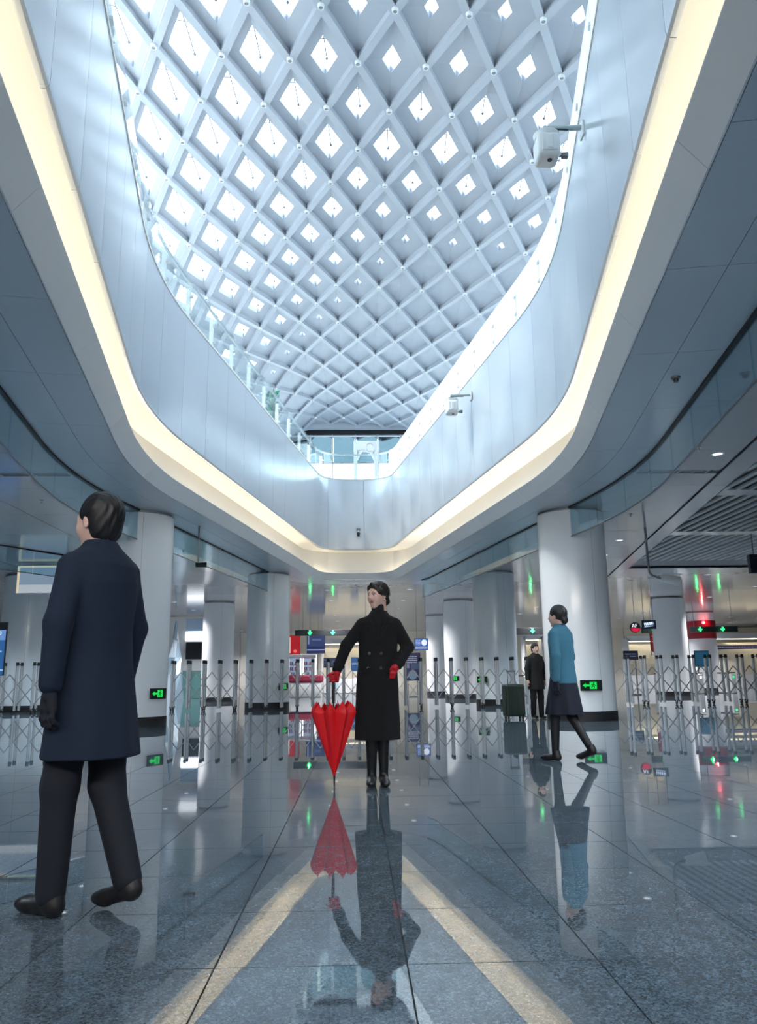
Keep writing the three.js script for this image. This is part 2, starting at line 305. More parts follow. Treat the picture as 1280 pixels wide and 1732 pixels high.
// ------------------------------------------------------------------ roof: a lattice of diamonds, each with a skylight
const roofY = (i, j) => {
  const x = (i - j - 1) / 5, d = Math.max(-1.15, (i + j - 7) / 6), H = (v) => Math.max(v, 0) ** 2;
  return 15 - 0.2458 * x + 0.0868 * d - 0.0527 * x * x - 0.0207 * x * d - 0.0522 * d * d - 0.6755 * H(-x - 0.4) - 0.9459 * H(-x - 0.4) * d + 0.5482 * H(-x - 0.9) + 0.2648 * H(d - 0.9);
};
const node = (i, j) => V(0.1135 + 0.7769 * (i - 4) - 0.7756 * (j - 3), roofY(i, j), 24.7428 + 1.528 * (i - 4) + 1.5399 * (j - 3));
const fI = (i) => (i <= -2 ? 0.62 : [0.58, 0.55, 0.48, 0.40, 0.30, 0.165][i + 1] ?? 0), gS = (s) => ({ '-3': 0.1, '-2': 0.14, '-1': 0.2, 0: 0.28, 1: 0.38, 2: 0.475, 3: 0.375, 4: 0.29, 5: 0.17 })[s] ?? (s < -3 ? 0.1 : 0), kJ = (j) => (j < -1 ? 0.2 : [0.26, 0.40, 0.51, 0.64][j + 1] ?? 0.7);
const opening = (i, j) => Math.max(gS(i + j), Math.min(fI(i), kJ(j)));
{
  const roof = struct('roof'), used = new Set(), cells = [];
  for (let i = -14; i < 22; i++) for (let j = -14; j < 22; j++) {
    const c = node(i + 0.5, j + 0.5), D = -c.z; if (c.x < -8.6 || c.x > 7.7 || D < 6.5 || D > 45.2) continue;
    cells.push([i, j]); for (const [a, b] of [[0, 0], [1, 0], [0, 1], [1, 1]]) used.add((i + a) + ',' + (j + b));
  }
  for (const [i, j] of cells) {
    const P = [node(i, j), node(i + 1, j), node(i + 1, j + 1), node(i, j + 1)], c = P.reduce((a, p) => a.clone().add(p), new THREE.Vector3()).multiplyScalar(0.25), s = opening(i, j), t = [];
    const up = new THREE.Vector3(0, 0.06, 0);
    if (s < 0.1) { const top = c.clone().add(up); for (let k = 0; k < 4; k++) t.push([P[k], top, P[(k + 1) % 4]]); mesh('panel', tris(t), M.roofPanel, roof); continue; }
    const Q = P.map((p) => c.clone().lerp(p, s).add(up)), R = Q.map((p) => p.clone().add(new THREE.Vector3(0, 0.22, 0)));
    for (let k = 0; k < 4; k++) { const l = (k + 1) % 4; t.push(...quad(P[k], Q[k], Q[l], P[l])); t.push(...quad(Q[k], R[k], R[l], Q[l])); }
    mesh('panel', tris(t), M.roofPanel, roof);
    mesh('pane', tris(quad(R[0], R[1], R[2], R[3])), M.glass, roof);
    if (s > 0.36) {                                                // stay rods of the larger skylights
      const m = R.map((p) => p.clone().add(new THREE.Vector3(0, -0.05, 0))), hub = m[2].clone().lerp(m[0], 0.72), foot = m[2].clone().lerp(m[0], 0.30).add(new THREE.Vector3(0.05, -0.02, 0));
      mesh('stay_rod', [rod(m[2].clone().lerp(m[0], 0.92), foot, 0.014, 6), rod(m[1].clone().lerp(m[0], 0.55), m[3].clone().lerp(m[0], 0.55), 0.011, 6), new THREE.SphereGeometry(0.04, 8, 6).translate(foot.x, foot.y, foot.z)], M.steelDark, roof);
    }
  }
  const has = (i, j) => used.has(i + ',' + j);
  const sweepRib = (nodes) => {
    const t = [], n = nodes.length, W = 0.085, H = 0.15, rows = nodes.map((p, k) => { const a = nodes[Math.max(0, k - 1)], b = nodes[Math.min(n - 1, k + 1)], d = b.clone().sub(a).setY(0).normalize(), sx = new THREE.Vector3(-d.z, 0, d.x).multiplyScalar(W); return [p.clone().add(sx).setY(p.y + 0.03), p.clone().add(sx).setY(p.y - H), p.clone().sub(sx).setY(p.y - H), p.clone().sub(sx).setY(p.y + 0.03)]; });
    for (let k = 0; k < n - 1; k++) for (let m = 0; m < 4; m++) t.push(...quad(rows[k][m], rows[k][(m + 1) % 4], rows[k + 1][(m + 1) % 4], rows[k + 1][m]));
    t.push(...quad(rows[0][0], rows[0][3], rows[0][2], rows[0][1]), ...quad(...rows[n - 1])); return tris(t);
  };
  for (let f = 0; f < 2; f++) for (let a = -14; a < 24; a++) {
    let run = []; const flush = () => { if (run.length > 1) mesh('rib', sweepRib(run), M.rib, roof); run = []; };
    for (let b = -14; b < 24; b++) { const [i, j] = f ? [a, b] : [b, a]; if (has(i, j)) run.push(node(i, j)); else flush(); }
    flush();
  }
  mesh('edge_beam', box(24, 0.7, 0.3, 0, 15.33, -43.2), M.roofPanel, roof);
  mesh('edge_slab', slabWithHole([[-GX - 0.5, GD0 - 0.5], [GX + 0.5, GD0 - 0.5], [GX + 0.5, GD1 + 0.6], [-GX - 0.5, GD1 + 0.6]], [[-8.0, 7.9], [-8.0, 44.0], [7.0, 44.0], [7.0, 7.9]], 15.75, 16.1), M.roofPanel, roof);
}

// ------------------------------------------------------------------ columns
function column(x, d, r, label, h = HC) {
  const t = thing('column', label, 'column', [x, 0, d], 0, 'round white columns of the concourse');
  mesh('plinth', [cyl(r + 0.012, r + 0.012, 0.20, 0, 0.10, 0, 48)], M.dark, t);
  for (const a of [0, Math.PI]) mesh('shell', new THREE.CylinderGeometry(r, r, h - 0.26, 32, 1, false, a + 0.35 + 0.004, Math.PI - 0.008).translate(0, 0.20 + (h - 0.26) / 2, 0), M.column, t);
  mesh('core', cyl(r - 0.03, r - 0.03, h - 0.22, 0, 0.2 + (h - 0.22) / 2, 0, 32), M.steelMid, t);
  mesh('neck_ring', cyl(r - 0.10, r - 0.10, 0.07, 0, h - 0.03, 0, 40), M.column, t);
  return t;
}
column(-4.82, 17.4, 0.735, 'thick white round column behind the walker in navy, beside the glass smoke barrier');
column(4.86, 17.4, 0.735, 'thick white round column with a running-man exit sign near its foot');
column(-3.05, 27.5, 0.735, 'white round column behind the folding gate, between red advert and sculpture');
column(4.85, 27.7, 0.735, 'white round column beyond the gate, just behind the person in black');
column(-6.48, 37.5, 0.73, 'white round column deep in the hall beside the dark shop window');
column(4.85, 37.5, 0.73, 'white round column deep in the hall, second in the row past the gate');
column(4.78, 46.5, 0.73, 'farthest white round column in the row, beside the wall screen');
column(14.8, 37.2, 0.77, 'white round column among the ticket gates, beside the round hanging sign');
column(20.2, 46.0, 0.77, 'white round column with a red crown and a blue notice on it');
column(-11.3, 27.6, 0.85, 'white round column holding the tall blue display screen');

// ------------------------------------------------------------------ glass smoke barriers hanging from the ceiling
function barrier(label, o, a, b) {
  const t = thing('smoke_barrier', label, 'glass barrier', [0, 0, 0], 0, 'glass smoke barriers under the ceiling'), n = Math.round(Math.abs(b - a) / 1.28), st = (b - a) / n;
  mesh('track', sweep(a, b, n * 4, rect(o - 0.035, o + 0.035, HC - 0.03, HC + 0.03)), M.dark, t);
  for (let i = 0; i < n; i++) {
    const p = mesh('pane', sweep(a + i * st + 0.006, a + (i + 1) * st - 0.006, 4, rect(o - 0.006, o + 0.006, HC - 0.64, HC - 0.031)), M.glassBlue, t);
    mesh('edge_strip', sweep(a + i * st + 0.002, a + (i + 1) * st - 0.002, 4, rect(o - 0.012, o + 0.012, HC - 0.665, HC - 0.641)), M.steelDark, p);
  }
}
const sD = (D, side) => OUT.find(1.33, D, side);
barrier('clear glass smoke barrier curving from over the walker in navy to the thick column', 1.33, sD(1.5, -1), sD(16.7, -1));
barrier('clear glass smoke barrier between the two columns beside the red advert', 1.33, sD(18.1, -1), sD(26.8, -1));
barrier('clear glass smoke barrier curving beside the slatted ceiling to the exit-sign column', 1.33, sD(1.5, 1), sD(16.7, 1));
barrier('clear glass smoke barrier running from the exit-sign column past the person in black', 1.33, sD(18.1, 1), sD(29.4, 1));
{
  const t = thing('smoke_barrier', 'straight glass smoke barrier across the side wing behind the navy walker', 'glass barrier', [0, 0, 0], 0, 'glass smoke barriers under the ceiling');
  const A = V(-16, HC, 9.5), B = V(-7.6, HC, 24.5), n = 12;
  mesh('track', bar(A.clone().setY(HC - 0.0), B.clone().setY(HC - 0.0), 0.07, 0.05), M.dark, t);
  for (let i = 0; i < n; i++) { const a = A.clone().lerp(B, i / n + 0.001), b = A.clone().lerp(B, (i + 1) / n - 0.001); a.y = b.y = HC - 0.335; const p = mesh('pane', bar(a, b, 0.012, 0.60), M.glassBlue, t); a.y = b.y = HC - 0.65; mesh('edge_strip', bar(a, b, 0.022, 0.022), M.steelDark, p); }
}

// ------------------------------------------------------------------ gallery balustrades on the rim
function balustrade(label, a, b, glass, step = 1.5, withPosts = true) {
  const t = thing('glass_balustrade', label, 'balustrade', [0, 0, 0], 0, 'balustrades round the gallery'), n = Math.round(Math.abs(b - a) / step), st = (b - a) / n, y0 = WALL_TOP + 0.05;
  for (let i = 0; i < n; i++) mesh('pane', sweep(a + i * st + 0.02, a + (i + 1) * st - 0.02, 4, rect(0.085, 0.099, y0 + 0.02, y0 + 1.02)), glass, t);
  for (let i = 0; i <= n && withPosts; i++) { const s = a + i * st, p = mesh('post', sweep(s - 0.03, s + 0.03, 1, rect(0.11, 0.20, y0, y0 + 0.82)), M.whitePaint, t); for (const y of [0.22, 0.62]) mesh('bracket', sweep(s - 0.05, s + 0.05, 1, rect(0.06, 0.11, y0 + y, y0 + y + 0.05)), M.steel, p); }
  mesh('handrail', sweep(a, b, n * 4, rect(0.13, 0.18, y0 + 0.97, y0 + 1.02)), M.steel, t);
}
{
  const far = OUT.find(0, 29.0, 1), farL = OUT.find(0, 29.0, -1), nr = OUT.find(0, -1.6, 1), nl = OUT.find(0, -1.6, -1);
  balustrade('clear glass balustrade with white posts along the gallery edge near the plant', nl, farL - 0.05, M.glass);
  balustrade('frosted white glass balustrade along the gallery edge above the wall cameras', far + 0.05, nr, M.frosted);
  balustrade('short glass balustrade at the gallery end before the white archway', farL > far ? farL - OUT.total : farL, far, M.glass, 0.8, false);
}

// ------------------------------------------------------------------ folding gates across the concourse
function gate(label, x0, x1, d, n) {
  const t = thing('folding_gate', label, 'gate', [0, 0, d], 0, 'steel folding gates'), st = (x1 - x0) / n, H = 1.40, dz = 0.17;
  const postG = [cyl(0.043, 0.043, H, 0, H / 2 + 0.07, 0, 12)], capG = [cyl(0.05, 0.046, 0.11, 0, H + 0.12, 0, 12)], wheelG = [cyl(0.065, 0.065, 0.04, 0, 0.066, 0, 16, 'x'), box(0.10, 0.05, 0.06, 0, 0.12, 0)];
  const pg = join(postG), cg = join(capG), wg = join(wheelG);
  for (let i = 0; i <= n; i++) for (const z of [-dz, dz]) {
    const p = mesh('post', pg, M.steel, t); p.position.set(x0 + i * st, 0, z);
    mesh('cap', cg, M.rubber, p); if (i % 2 === 0) mesh('wheel', wg, M.rubber, p);
  }
  for (let i = 0; i <= n; i++) mesh('cap_link', box(0.03, 0.03, 2 * dz, x0 + i * st, H + 0.11, 0), M.rubber, t);
  for (const z of [0.06]) for (let i = 0; i < n; i++) for (const s of [-1, 1]) {
    // one arm: from the apex in mid-bay through a post to the foot of the next post
    const xa = x0 + (i + 0.5) * st, xb = xa + s * st * 1.5, cut = xb < x0 - 0.01 || xb > x1 + 0.01 ? (s > 0 ? (x1 - xa) : (xa - x0)) / (1.5 * st) : 1;
    const A = new THREE.Vector3(xa, 1.20, z + s * 0.008), B = new THREE.Vector3(xb, 0.24, z + s * 0.008); mesh('scissor_arm', bar(A, A.clone().lerp(B, cut), 0.014, 0.030), M.steelMid, t);
  }
}
gate('steel folding gate behind the walker in navy', -12.4, -7.6, 26, 9);
gate('long steel folding gate behind the woman with the umbrella', -5.9, 5.55, 26, 23);
gate('steel folding gate in front of the ticket hall beside the exit-sign column', 8.3, 14.2, 26, 11);

// ------------------------------------------------------------------ deep recessed downlights in the concourse ceiling
function downlight(x, d, I, label, group, tone = [0.93, 0.96, 1.0]) {
  const t = thing('downlight', label, 'downlight', [x, HC, d], 0, group);
  mesh('trim', new THREE.LatheGeometry([[0.085, 0.03], [0.085, -0.006], [0.11, -0.012], [0.12, 0.0], [0.12, 0.005]].map(([a, b]) => new THREE.Vector2(a, b)), 20), M.plasticWhite, t);
  mesh('lamp', cyl(0.08, 0.08, 0.008, 0, 0.004, 0, 16), M.diffuser, t);
  const l = new THREE.SpotLight(new THREE.Color(...tone), I, 0, 1.12, 0.6); l.position.set(0, -0.03, 0); l.target.position.set(0, -2, 0); l.shadow.radius = 3; l.castShadow = true; t.add(l, l.target);
}
for (let d = 32.6; d < 60; d += 4.4) for (const x of [-21, -14, -8.5, -1.2, 2.2, 9.5, 16.8, 24]) downlight(x, d, 105, 'white downlight in the ribbed metal ceiling beyond the gates', 'downlights beyond the gates', [1.0, 0.965, 0.96]);
for (const s of [-1, 1]) for (const [x, d] of [[6.3, 3.2], [6.3, 8.0], [6.6, 12.6], [7.2, 21.0], [7.6, 23.6], [11, 5], [11.5, 11], [12, 17.4], [12, 23.0], [17, 8], [17.5, 14], [17.5, 22.6], [6.4, -3], [12, -2], [7.2, 28.6], [13, 28.6]]) if (s < 0 || d < 9.5 || d > 25 || x < 7.7) downlight(s < 0 ? -x : Math.min(x, x < 7.7 ? 5.6 + (d - 9.5) * 0.16 : x), d, 66, 'white downlight in the smooth ceiling panels of a side aisle', 'downlights of the side aisles', [0.78, 0.91, 1.0]);  // aisle lamps placed to brighten the near floor and soffit

for (const x of [-5, -2.5, 0, 2.5, 5]) {                            // unseen spots behind the camera, placed to light the woman from the front
  const t = thing('unseen_ceiling_spotlight', 'unseen ceiling spot behind the near end of the void, placed to light the woman from the front', 'spotlight', [x, HC, -3.9], 0, 'unseen ceiling spots lighting the woman from the front');
  mesh('housing', new THREE.CylinderGeometry(0.07, 0.08, 0.16, 18, 1, true).rotateX(1.1).translate(0, -0.08, -0.03), M.plasticWhite, t); mesh('lamp', new THREE.CylinderGeometry(0.065, 0.065, 0.01, 18).rotateX(1.1).translate(0, -0.09, -0.06), M.diffuser, t);
  const l = new THREE.SpotLight(new THREE.Color(1.0, 0.95, 0.90), 36, 0, 0.62, 0.8); l.position.set(0, -0.14, -0.16); l.target.position.set(-x * 0.6, -3.0, -12); l.shadow.radius = 4; l.castShadow = true; t.add(l, l.target);
}

// ------------------------------------------------------------------ far end of the concourse: back wall and shops
{
  const w = struct('wall_far');
  for (let i = 0; i < 26; i++) mesh('panel', box(2.96, 4.6, 0.12, -37.5 + i * 3, 2.3, -62), std({ color: lin(0.50 + 0.03 * (i % 3), 0.49 + 0.03 * (i % 3), 0.48), roughness: 0.35 }), w);
  mesh('backing', box(78, 4.9, 0.2, 0, 2.3, -62.25), M.backing, w);
}
const cream = std({ color: lin(0.74, 0.70, 0.60), roughness: 0.6 }), creamLed = std({ color: lin(1, 0.92, 0.7), emissive: lin(1, 0.88, 0.60), emissiveIntensity: 3, roughness: 0.6 });
function shopfront(label, x0, x1, d, y0, y1, power = 12, wallMat = cream) {           // a lit recess: cheeks, back, header with a light strip, counter
  const t = thing('shopfront', label, 'shop', [(x0 + x1) / 2, 0, d]), w = x1 - x0;
  mesh('back', box(w, 3.2, 0.08, 0, 1.6, -1.1), wallMat, t);
  for (const s of [-1, 1]) mesh('cheek', box(0.1, y1 + 0.2, 1.2, s * (w / 2 + 0.05), (y1 + 0.2) / 2, -0.5), M.plasticWhite, t);
  mesh('header', box(w + 0.3, 0.35, 0.2, 0, y1 + 0.18, 0), M.plasticWhite, t);
  mesh('counter', rbox(w - 0.1, y0, 0.5, 0.03, 0, y0 / 2, -0.1), M.plasticWhite, t);
  mesh('light_strip', box(w - 0.2, 0.04, 0.1, 0, y1 - 0.03, -0.25), creamLed, t);
  const l = new THREE.RectAreaLight(new THREE.Color(1, 0.86, 0.60), power, w - 0.2, 0.1); l.position.set(0, y1 - 0.07, -0.25); l.lookAt((x0 + x1) / 2, 0.4, -d - 1.0); t.add(l);
  return t;
}
shopfront('cream-lit shop behind the long gate, beside the blue sign board', -2.4, 1.8, 57, 1.0, 3.45, 16);
shopfront('cream-lit booth behind the round hanging sign', 19.6, 22.2, 57, 1.0, 3.4, 16);
shopfront('long yellow-lit shopfront with a dark lettered strip', 24.2, 31.5, 55.5, 0.95, 3.45, 14);
shopfront('narrow warm-lit booth glimpsed between the person in black and the exit-sign column', 11.7, 12.8, 55, 1.0, 3.5, 22);

function canvas(w, h, draw) { const c = document.createElement('canvas'); c.width = w; c.height = h; draw(c.getContext('2d'), w, h); const t = new THREE.CanvasTexture(c); t.colorSpace = THREE.SRGBColorSpace; return t; }
function lines(g, x, y, w, n, step, h, col) { g.fillStyle = col; for (let i = 0; i < n; i++) { let u = x; while (u < x + w) { const k = 4 + rnd() * 14; g.fillRect(u, y + i * step, Math.min(k, x + w - u), h); u += k + 3; } } }
function board(name, label, category, x0, x1, y0, y1, d, draw, { glow = 0.9, back = M.blackMetal, thick = 0.08, stand = false, hang = false, post = 0, turn = 0, res = 160 } = {}) {
  const w = x1 - x0, h = y1 - y0, t = thing(name, label, category, [(x0 + x1) / 2, stand ? 0 : y0, d], turn), yy = stand ? y0 : 0;
  mesh('case', rbox(w, h, thick, 0.015, 0, yy + h / 2, 0), back, t);
  const tx = canvas(Math.max(64, Math.round(w * res)), Math.max(64, Math.round(h * res)), draw);
  const face = new THREE.PlaneGeometry(w - 0.04, h - 0.04).translate(0, yy + h / 2, thick / 2 + 0.003);
  mesh('face', face, std(glow ? { color: 0x111111, emissive: 0xffffff, emissiveMap: tx, emissiveIntensity: glow, roughness: 0.3 } : { map: tx, roughness: 0.45 }), t);
  if (stand) { mesh('foot', [rbox(w * 0.9, 0.06, 0.4, 0.01, 0, 0.03, 0)], M.steelDark, t); if (yy > 0.1) for (const k of [-0.3, 0.3]) mesh('leg', box(0.06, yy, 0.06, k * w, yy / 2, 0), M.steelDark, t); }
  if (post) for (const k of [-0.35, 0.35]) mesh('support', box(0.05, 0.05, post, k * w, h / 2, -post / 2 - thick / 2), M.steelDark, t);
  if (hang) for (const s of [-0.32, 0.32]) mesh('hanger', cyl(0.012, 0.012, HC - y1, s * w, h + (HC - y1) / 2, 0, 8), M.steelDark, t);
  return t;
}
// overhead bars with green arrows above the ticket gates
function arrowBar(label, x0, x1, y0, y1, d, arrows) {
  const t = thing('lane_sign', label, 'sign', [(x0 + x1) / 2, y0, d], 0), w = x1 - x0, h = y1 - y0;
  mesh('case', rbox(w, h, 0.12, 0.015, 0, h / 2, 0), M.blackMetal, t);
  const s = new THREE.Shape([[-0.045, 0.13], [0.045, 0.13], [0.045, 0.02], [0.13, 0.02], [0, -0.13], [-0.13, 0.02], [-0.045, 0.02]].map(([a, b]) => new THREE.Vector2(a, b))), g = new THREE.ExtrudeGeometry(s, { depth: 0.02, bevelEnabled: false });
  for (const a of arrows) { const m = mesh('arrow', g, M.greenLamp, t); m.position.set(a - (x0 + x1) / 2, h / 2, 0.062); const l = new THREE.PointLight(new THREE.Color(0.1, 1, 0.3), 0.25); l.position.set(a - (x0 + x1) / 2, h / 2, 0.2); l.castShadow = true; t.add(l); }
  for (const k of [-0.4, 0.4]) mesh('hanger', cyl(0.014, 0.014, HC - y1, k * w, h + (HC - y1) / 2, 0, 8), M.steelDark, t);
}
arrowBar('black hanging bar with two green arrows above the vending machine', -3.25, 0.9, 3.2, 3.50, 42, [-2.46, -1.25]);
arrowBar('black hanging bar with a green arrow behind the person in black', 8.3, 10.2, 3.15, 3.50, 42, [9.34]);
arrowBar('short black hanging bar with a green arrow under the dark blue sign', 15.2, 16.9, 3.15, 3.48, 42, [15.85]);
arrowBar('black hanging bar with two green arrows before the red-crowned column', 17.8, 20.4, 3.17, 3.47, 42, [18.35, 19.57]);

board('advert_panel', 'red advert panel with a glowing lamp above the vending machine', 'advert', -4.4, -3.66, 2.50, 3.80, 52, (g, w, h) => { g.fillStyle = '#b00f1c'; g.fillRect(0, 0, w, h); g.fillStyle = '#ff6a6a'; g.beginPath(); g.arc(w * 0.55, h * 0.8, w * 0.16, 0, 7); g.fill(); g.fillStyle = '#e8d6d0'; g.fillRect(0, h * 0.1, w * 0.12, h * 0.8); }, { glow: 0.8, hang: true, back: std({ color: lin(0.4, 0.02, 0.03), roughness: 0.4 }) });
board('sign_board', 'blue sign board with a white stripe beside the red advert', 'sign', -3.25, -2.06, 2.60, 3.80, 52, (g, w, h) => { g.fillStyle = '#3d4f86'; g.fillRect(0, 0, w, h); g.fillStyle = '#9fb0cf'; g.fillRect(w * 0.05, 0, w * 0.08, h * 0.5); g.fillStyle = '#1a2f7a'; g.fillRect(0, h * 0.62, w, h * 0.38); g.fillStyle = '#c4d2f2'; g.fillRect(0, h * 0.78, w, h * 0.06); g.fillStyle = '#6f83b5'; g.fillRect(w * 0.3, h * 0.2, w * 0.5, h * 0.1); }, { glow: 0.55, hang: true });
for (const x of [-3.52, -2.70]) {
  const t = thing('vending_machine', x < -3 ? 'white vending machine next to the column behind the gate' : 'white vending machine beside the cream-lit shop', 'vending machine', [x, 0, 46]);
  mesh('cabinet', [rbox(0.80, 2.36, 0.75, 0.03, 0, 1.18, 0)], M.plasticWhite, t);
  mesh('window', box(0.62, 1.15, 0.02, 0, 1.55, 0.38), std({ color: lin(0.2, 0.25, 0.32), emissive: lin(0.35, 0.45, 0.6), emissiveIntensity: 0.6, roughness: 0.1 }), t);
  mesh('light_bar', [box(0.05, 1.15, 0.03, -0.34, 1.55, 0.385), box(0.05, 1.15, 0.03, 0.34, 1.55, 0.385)], M.diffuser, t);
  for (const y of [1.15, 1.45, 1.75]) { const s = mesh('shelf', box(0.6, 0.03, 0.03, 0, y, 0.395), M.steel, t); for (let k = 0; k < 6; k++) mesh('bottle', cyl(0.035, 0.03, 0.19, -0.25 + k * 0.1, y + 0.11, 0.405, 8), [M.plasticWhite, std({ color: lin(0.35, 0.03, 0.08), roughness: 0.4 }), std({ color: lin(0.04, 0.12, 0.4), roughness: 0.4 })][(k + (y > 1.3 ? 1 : 0)) % 3], s); }
  mesh('flap', box(0.5, 0.22, 0.02, 0, 0.42, 0.38), M.steelDark, t);
}
{
  const t = thing('sofa', 'dark crimson round seat in front of the vending machines', 'seat', [-2.8, 0, 44.4]);
  mesh('cushion', rbox(1.9, 0.42, 0.8, 0.12, 0, 1.0, 0), std({ color: lin(0.22, 0.01, 0.04), roughness: 0.6 }), t); mesh('base', rbox(1.7, 0.8, 0.6, 0.05, 0, 0.4, 0), M.plasticWhite, t);
}
board('bulletin_board', 'dark blue notice panel under the cream shop wall', 'notice', -2.3, -1.3, 1.75, 2.42, 55.6, (g, w, h) => { g.fillStyle = '#173463'; g.fillRect(0, 0, w, h); lines(g, 8, 10, w * 0.4, 4, 16, 6, '#8fa3cc'); g.fillStyle = '#54709f'; g.beginPath(); g.arc(w * 0.7, h * 0.5, h * 0.25, 0, 7); g.fill(); }, { glow: 0.4, stand: true });
board('bulletin_board', 'bright blue notice panel just beside the black coat', 'notice', -0.4, 0.14, 1.5, 2.44, 55.6, (g, w, h) => { g.fillStyle = '#1f63a8'; g.fillRect(0, 0, w, h); lines(g, 6, h * 0.4, w * 0.8, 2, 14, 6, '#dfeaf6'); }, { glow: 0.6, stand: true });
board('wall_screen', 'wall screen showing a blue and white bulletin beside the far column', 'screen', 3.12, 3.86, 2.42, 3.06, 43, (g, w, h) => { g.fillStyle = '#2a58a8'; g.fillRect(0, 0, w, h); g.fillStyle = '#e9f1fb'; g.beginPath(); g.ellipse(w * 0.72, h * 0.35, w * 0.22, h * 0.28, 0, 0, 7); g.fill(); lines(g, 8, 10, w * 0.36, 5, 11, 5, '#b9cdf0'); g.fillStyle = '#f4f8ff'; g.fillRect(4, h * 0.72, w - 8, h * 0.05); g.fillRect(4, h * 0.84, w - 8, h * 0.04); }, { glow: 1.0, hang: true });
board('info_poster', 'tall dark blue information poster with white lettering beside the coat', 'poster', 2.5, 3.34, 0.82, 2.26, 42, (g, w, h) => { g.fillStyle = '#141d5c'; g.fillRect(0, 0, w, h); lines(g, 14, h * 0.10, w * 0.7, 4, 17, 9, '#c8cfe8'); g.fillStyle = '#8e95b8'; g.fillRect(10, h * 0.40, w * 0.22, h * 0.15); g.fillStyle = '#3d5f86'; g.fillRect(w * 0.4, h * 0.38, w * 0.55, h * 0.2); g.fillStyle = '#7fa0b8'; g.beginPath(); g.arc(w * 0.5, h * 0.8, w * 0.3, 0, 7); g.fill(); }, { glow: 0.45, stand: true });
board('hanging_sign', 'dark blue hanging sign with white lettering beside the round sign', 'sign', 13.06, 13.72, 3.02, 3.42, 36, (g, w, h) => { g.fillStyle = '#0b1626'; g.fillRect(0, 0, w, h); g.save(); g.translate(w * 0.5, h * 0.5); g.rotate(-0.12); lines(g, -w * 0.36, -h * 0.28, w * 0.7, 1, 10, h * 0.34, '#d7e8ff'); g.fillStyle = '#bcd4f5'; g.fillRect(-w * 0.38, h * 0.16, w * 0.66, h * 0.1); g.restore(); }, { glow: 1.2, hang: true });
{
  const t = thing('round_sign', 'round white and red hanging sign beside the column', 'sign', [12.78, 3.1, 36.1]);
  mesh('disc', cyl(0.24, 0.24, 0.08, 0, 0, 0, 32, 'z'), M.blackMetal, t);
  const tx = canvas(128, 128, (g) => { g.fillStyle = '#0c1420'; g.fillRect(0, 0, 128, 128); g.fillStyle = '#c21f3c'; g.beginPath(); g.arc(64, 64, 60, 0.15, Math.PI - 0.1); g.fill(); g.fillStyle = '#f4f7ff'; g.font = 'bold 60px sans-serif'; g.fillText('AF', 20, 62); });
  mesh('face', new THREE.CircleGeometry(0.23, 32).translate(0, 0, 0.044), std({ color: 0x111111, emissive: 0xffffff, emissiveMap: tx, emissiveIntensity: 1.1, roughness: 0.3 }), t);
  mesh('hanger', cyl(0.02, 0.02, HC - 3.34, 0, 0.24 + (HC - 3.34) / 2, 0, 8), M.plasticWhite, t);
}
board('kiosk_sign', 'dark sign board with two rows of small lettering on a stand', 'sign', 13.45, 14.2, 1.72, 2.18, 40, (g, w, h) => { g.fillStyle = '#0d1230'; g.fillRect(0, 0, w, h); lines(g, 10, h * 0.3, w * 0.8, 2, h * 0.26, h * 0.12, '#8d98c0'); }, { glow: 0.5, stand: true });
board('banner', 'dark red banner with a pale figure three', 'banner', 17.85, 18.55, 2.15, 3.5, 48, (g, w, h) => { g.fillStyle = '#7d0d18'; g.fillRect(0, 0, w, h); g.fillStyle = '#d79a92'; g.font = `bold ${Math.round(h * 0.42)}px sans-serif`; g.fillText('3', w * 0.06, h * 0.42); g.fillStyle = '#e9dcd8'; g.beginPath(); g.moveTo(0, h); g.lineTo(w * 0.5, h); g.lineTo(0, h * 0.82); g.fill(); }, { glow: 0.5, hang: true });
{
  const t = thing('column_crown', 'red crown board with a glowing lamp round the column behind the arrow bar', 'sign', [20.2, 0, 46]);
  mesh('crown', [cyl(0.80, 0.80, 0.55, 0, 3.75, 0, 40)], std({ color: lin(0.35, 0.01, 0.025), roughness: 0.3 }), t);
  mesh('lamp', new THREE.SphereGeometry(0.10, 12, 8).translate(-0.2, 3.9, 0.80), std({ color: lin(1, 0.3, 0.3), emissive: lin(1, 0.12, 0.14), emissiveIntensity: 3, roughness: 0.5 }), t);
  const l = new THREE.PointLight(new THREE.Color(1, 0.15, 0.15), 1.2); l.position.set(-0.2, 3.9, 0.95); t.add(l);
  mesh('sweep', [cyl(0.79, 0.79, 0.5, 0, 3.25, 0, 40)].map((g) => { g.translate(0, 0, 0); return g; }), std({ color: lin(0.30, 0.02, 0.03), roughness: 0.35 }), t);
}
board('notice', 'teal blue notice fixed to the red-crowned column', 'notice', 19.15, 20.0, 1.4, 2.3, 44.9, (g, w, h) => { g.fillStyle = '#2a6f96'; g.fillRect(0, 0, w, h); lines(g, 10, h * 0.15, w * 0.8, 6, h * 0.13, 5, '#4f96b8'); }, { glow: 0.35, stand: true });
board('fascia_sign', 'dark violet lettered strip above the yellow-lit shopfront', 'sign', 25.0, 31.0, 2.70, 2.96, 55.3, (g, w, h) => { g.fillStyle = '#241f4a'; g.fillRect(0, 0, w, h); lines(g, 12, h * 0.3, w * 0.95, 1, 10, h * 0.35, '#a8a3c8'); }, { glow: 0.5, res: 100 });
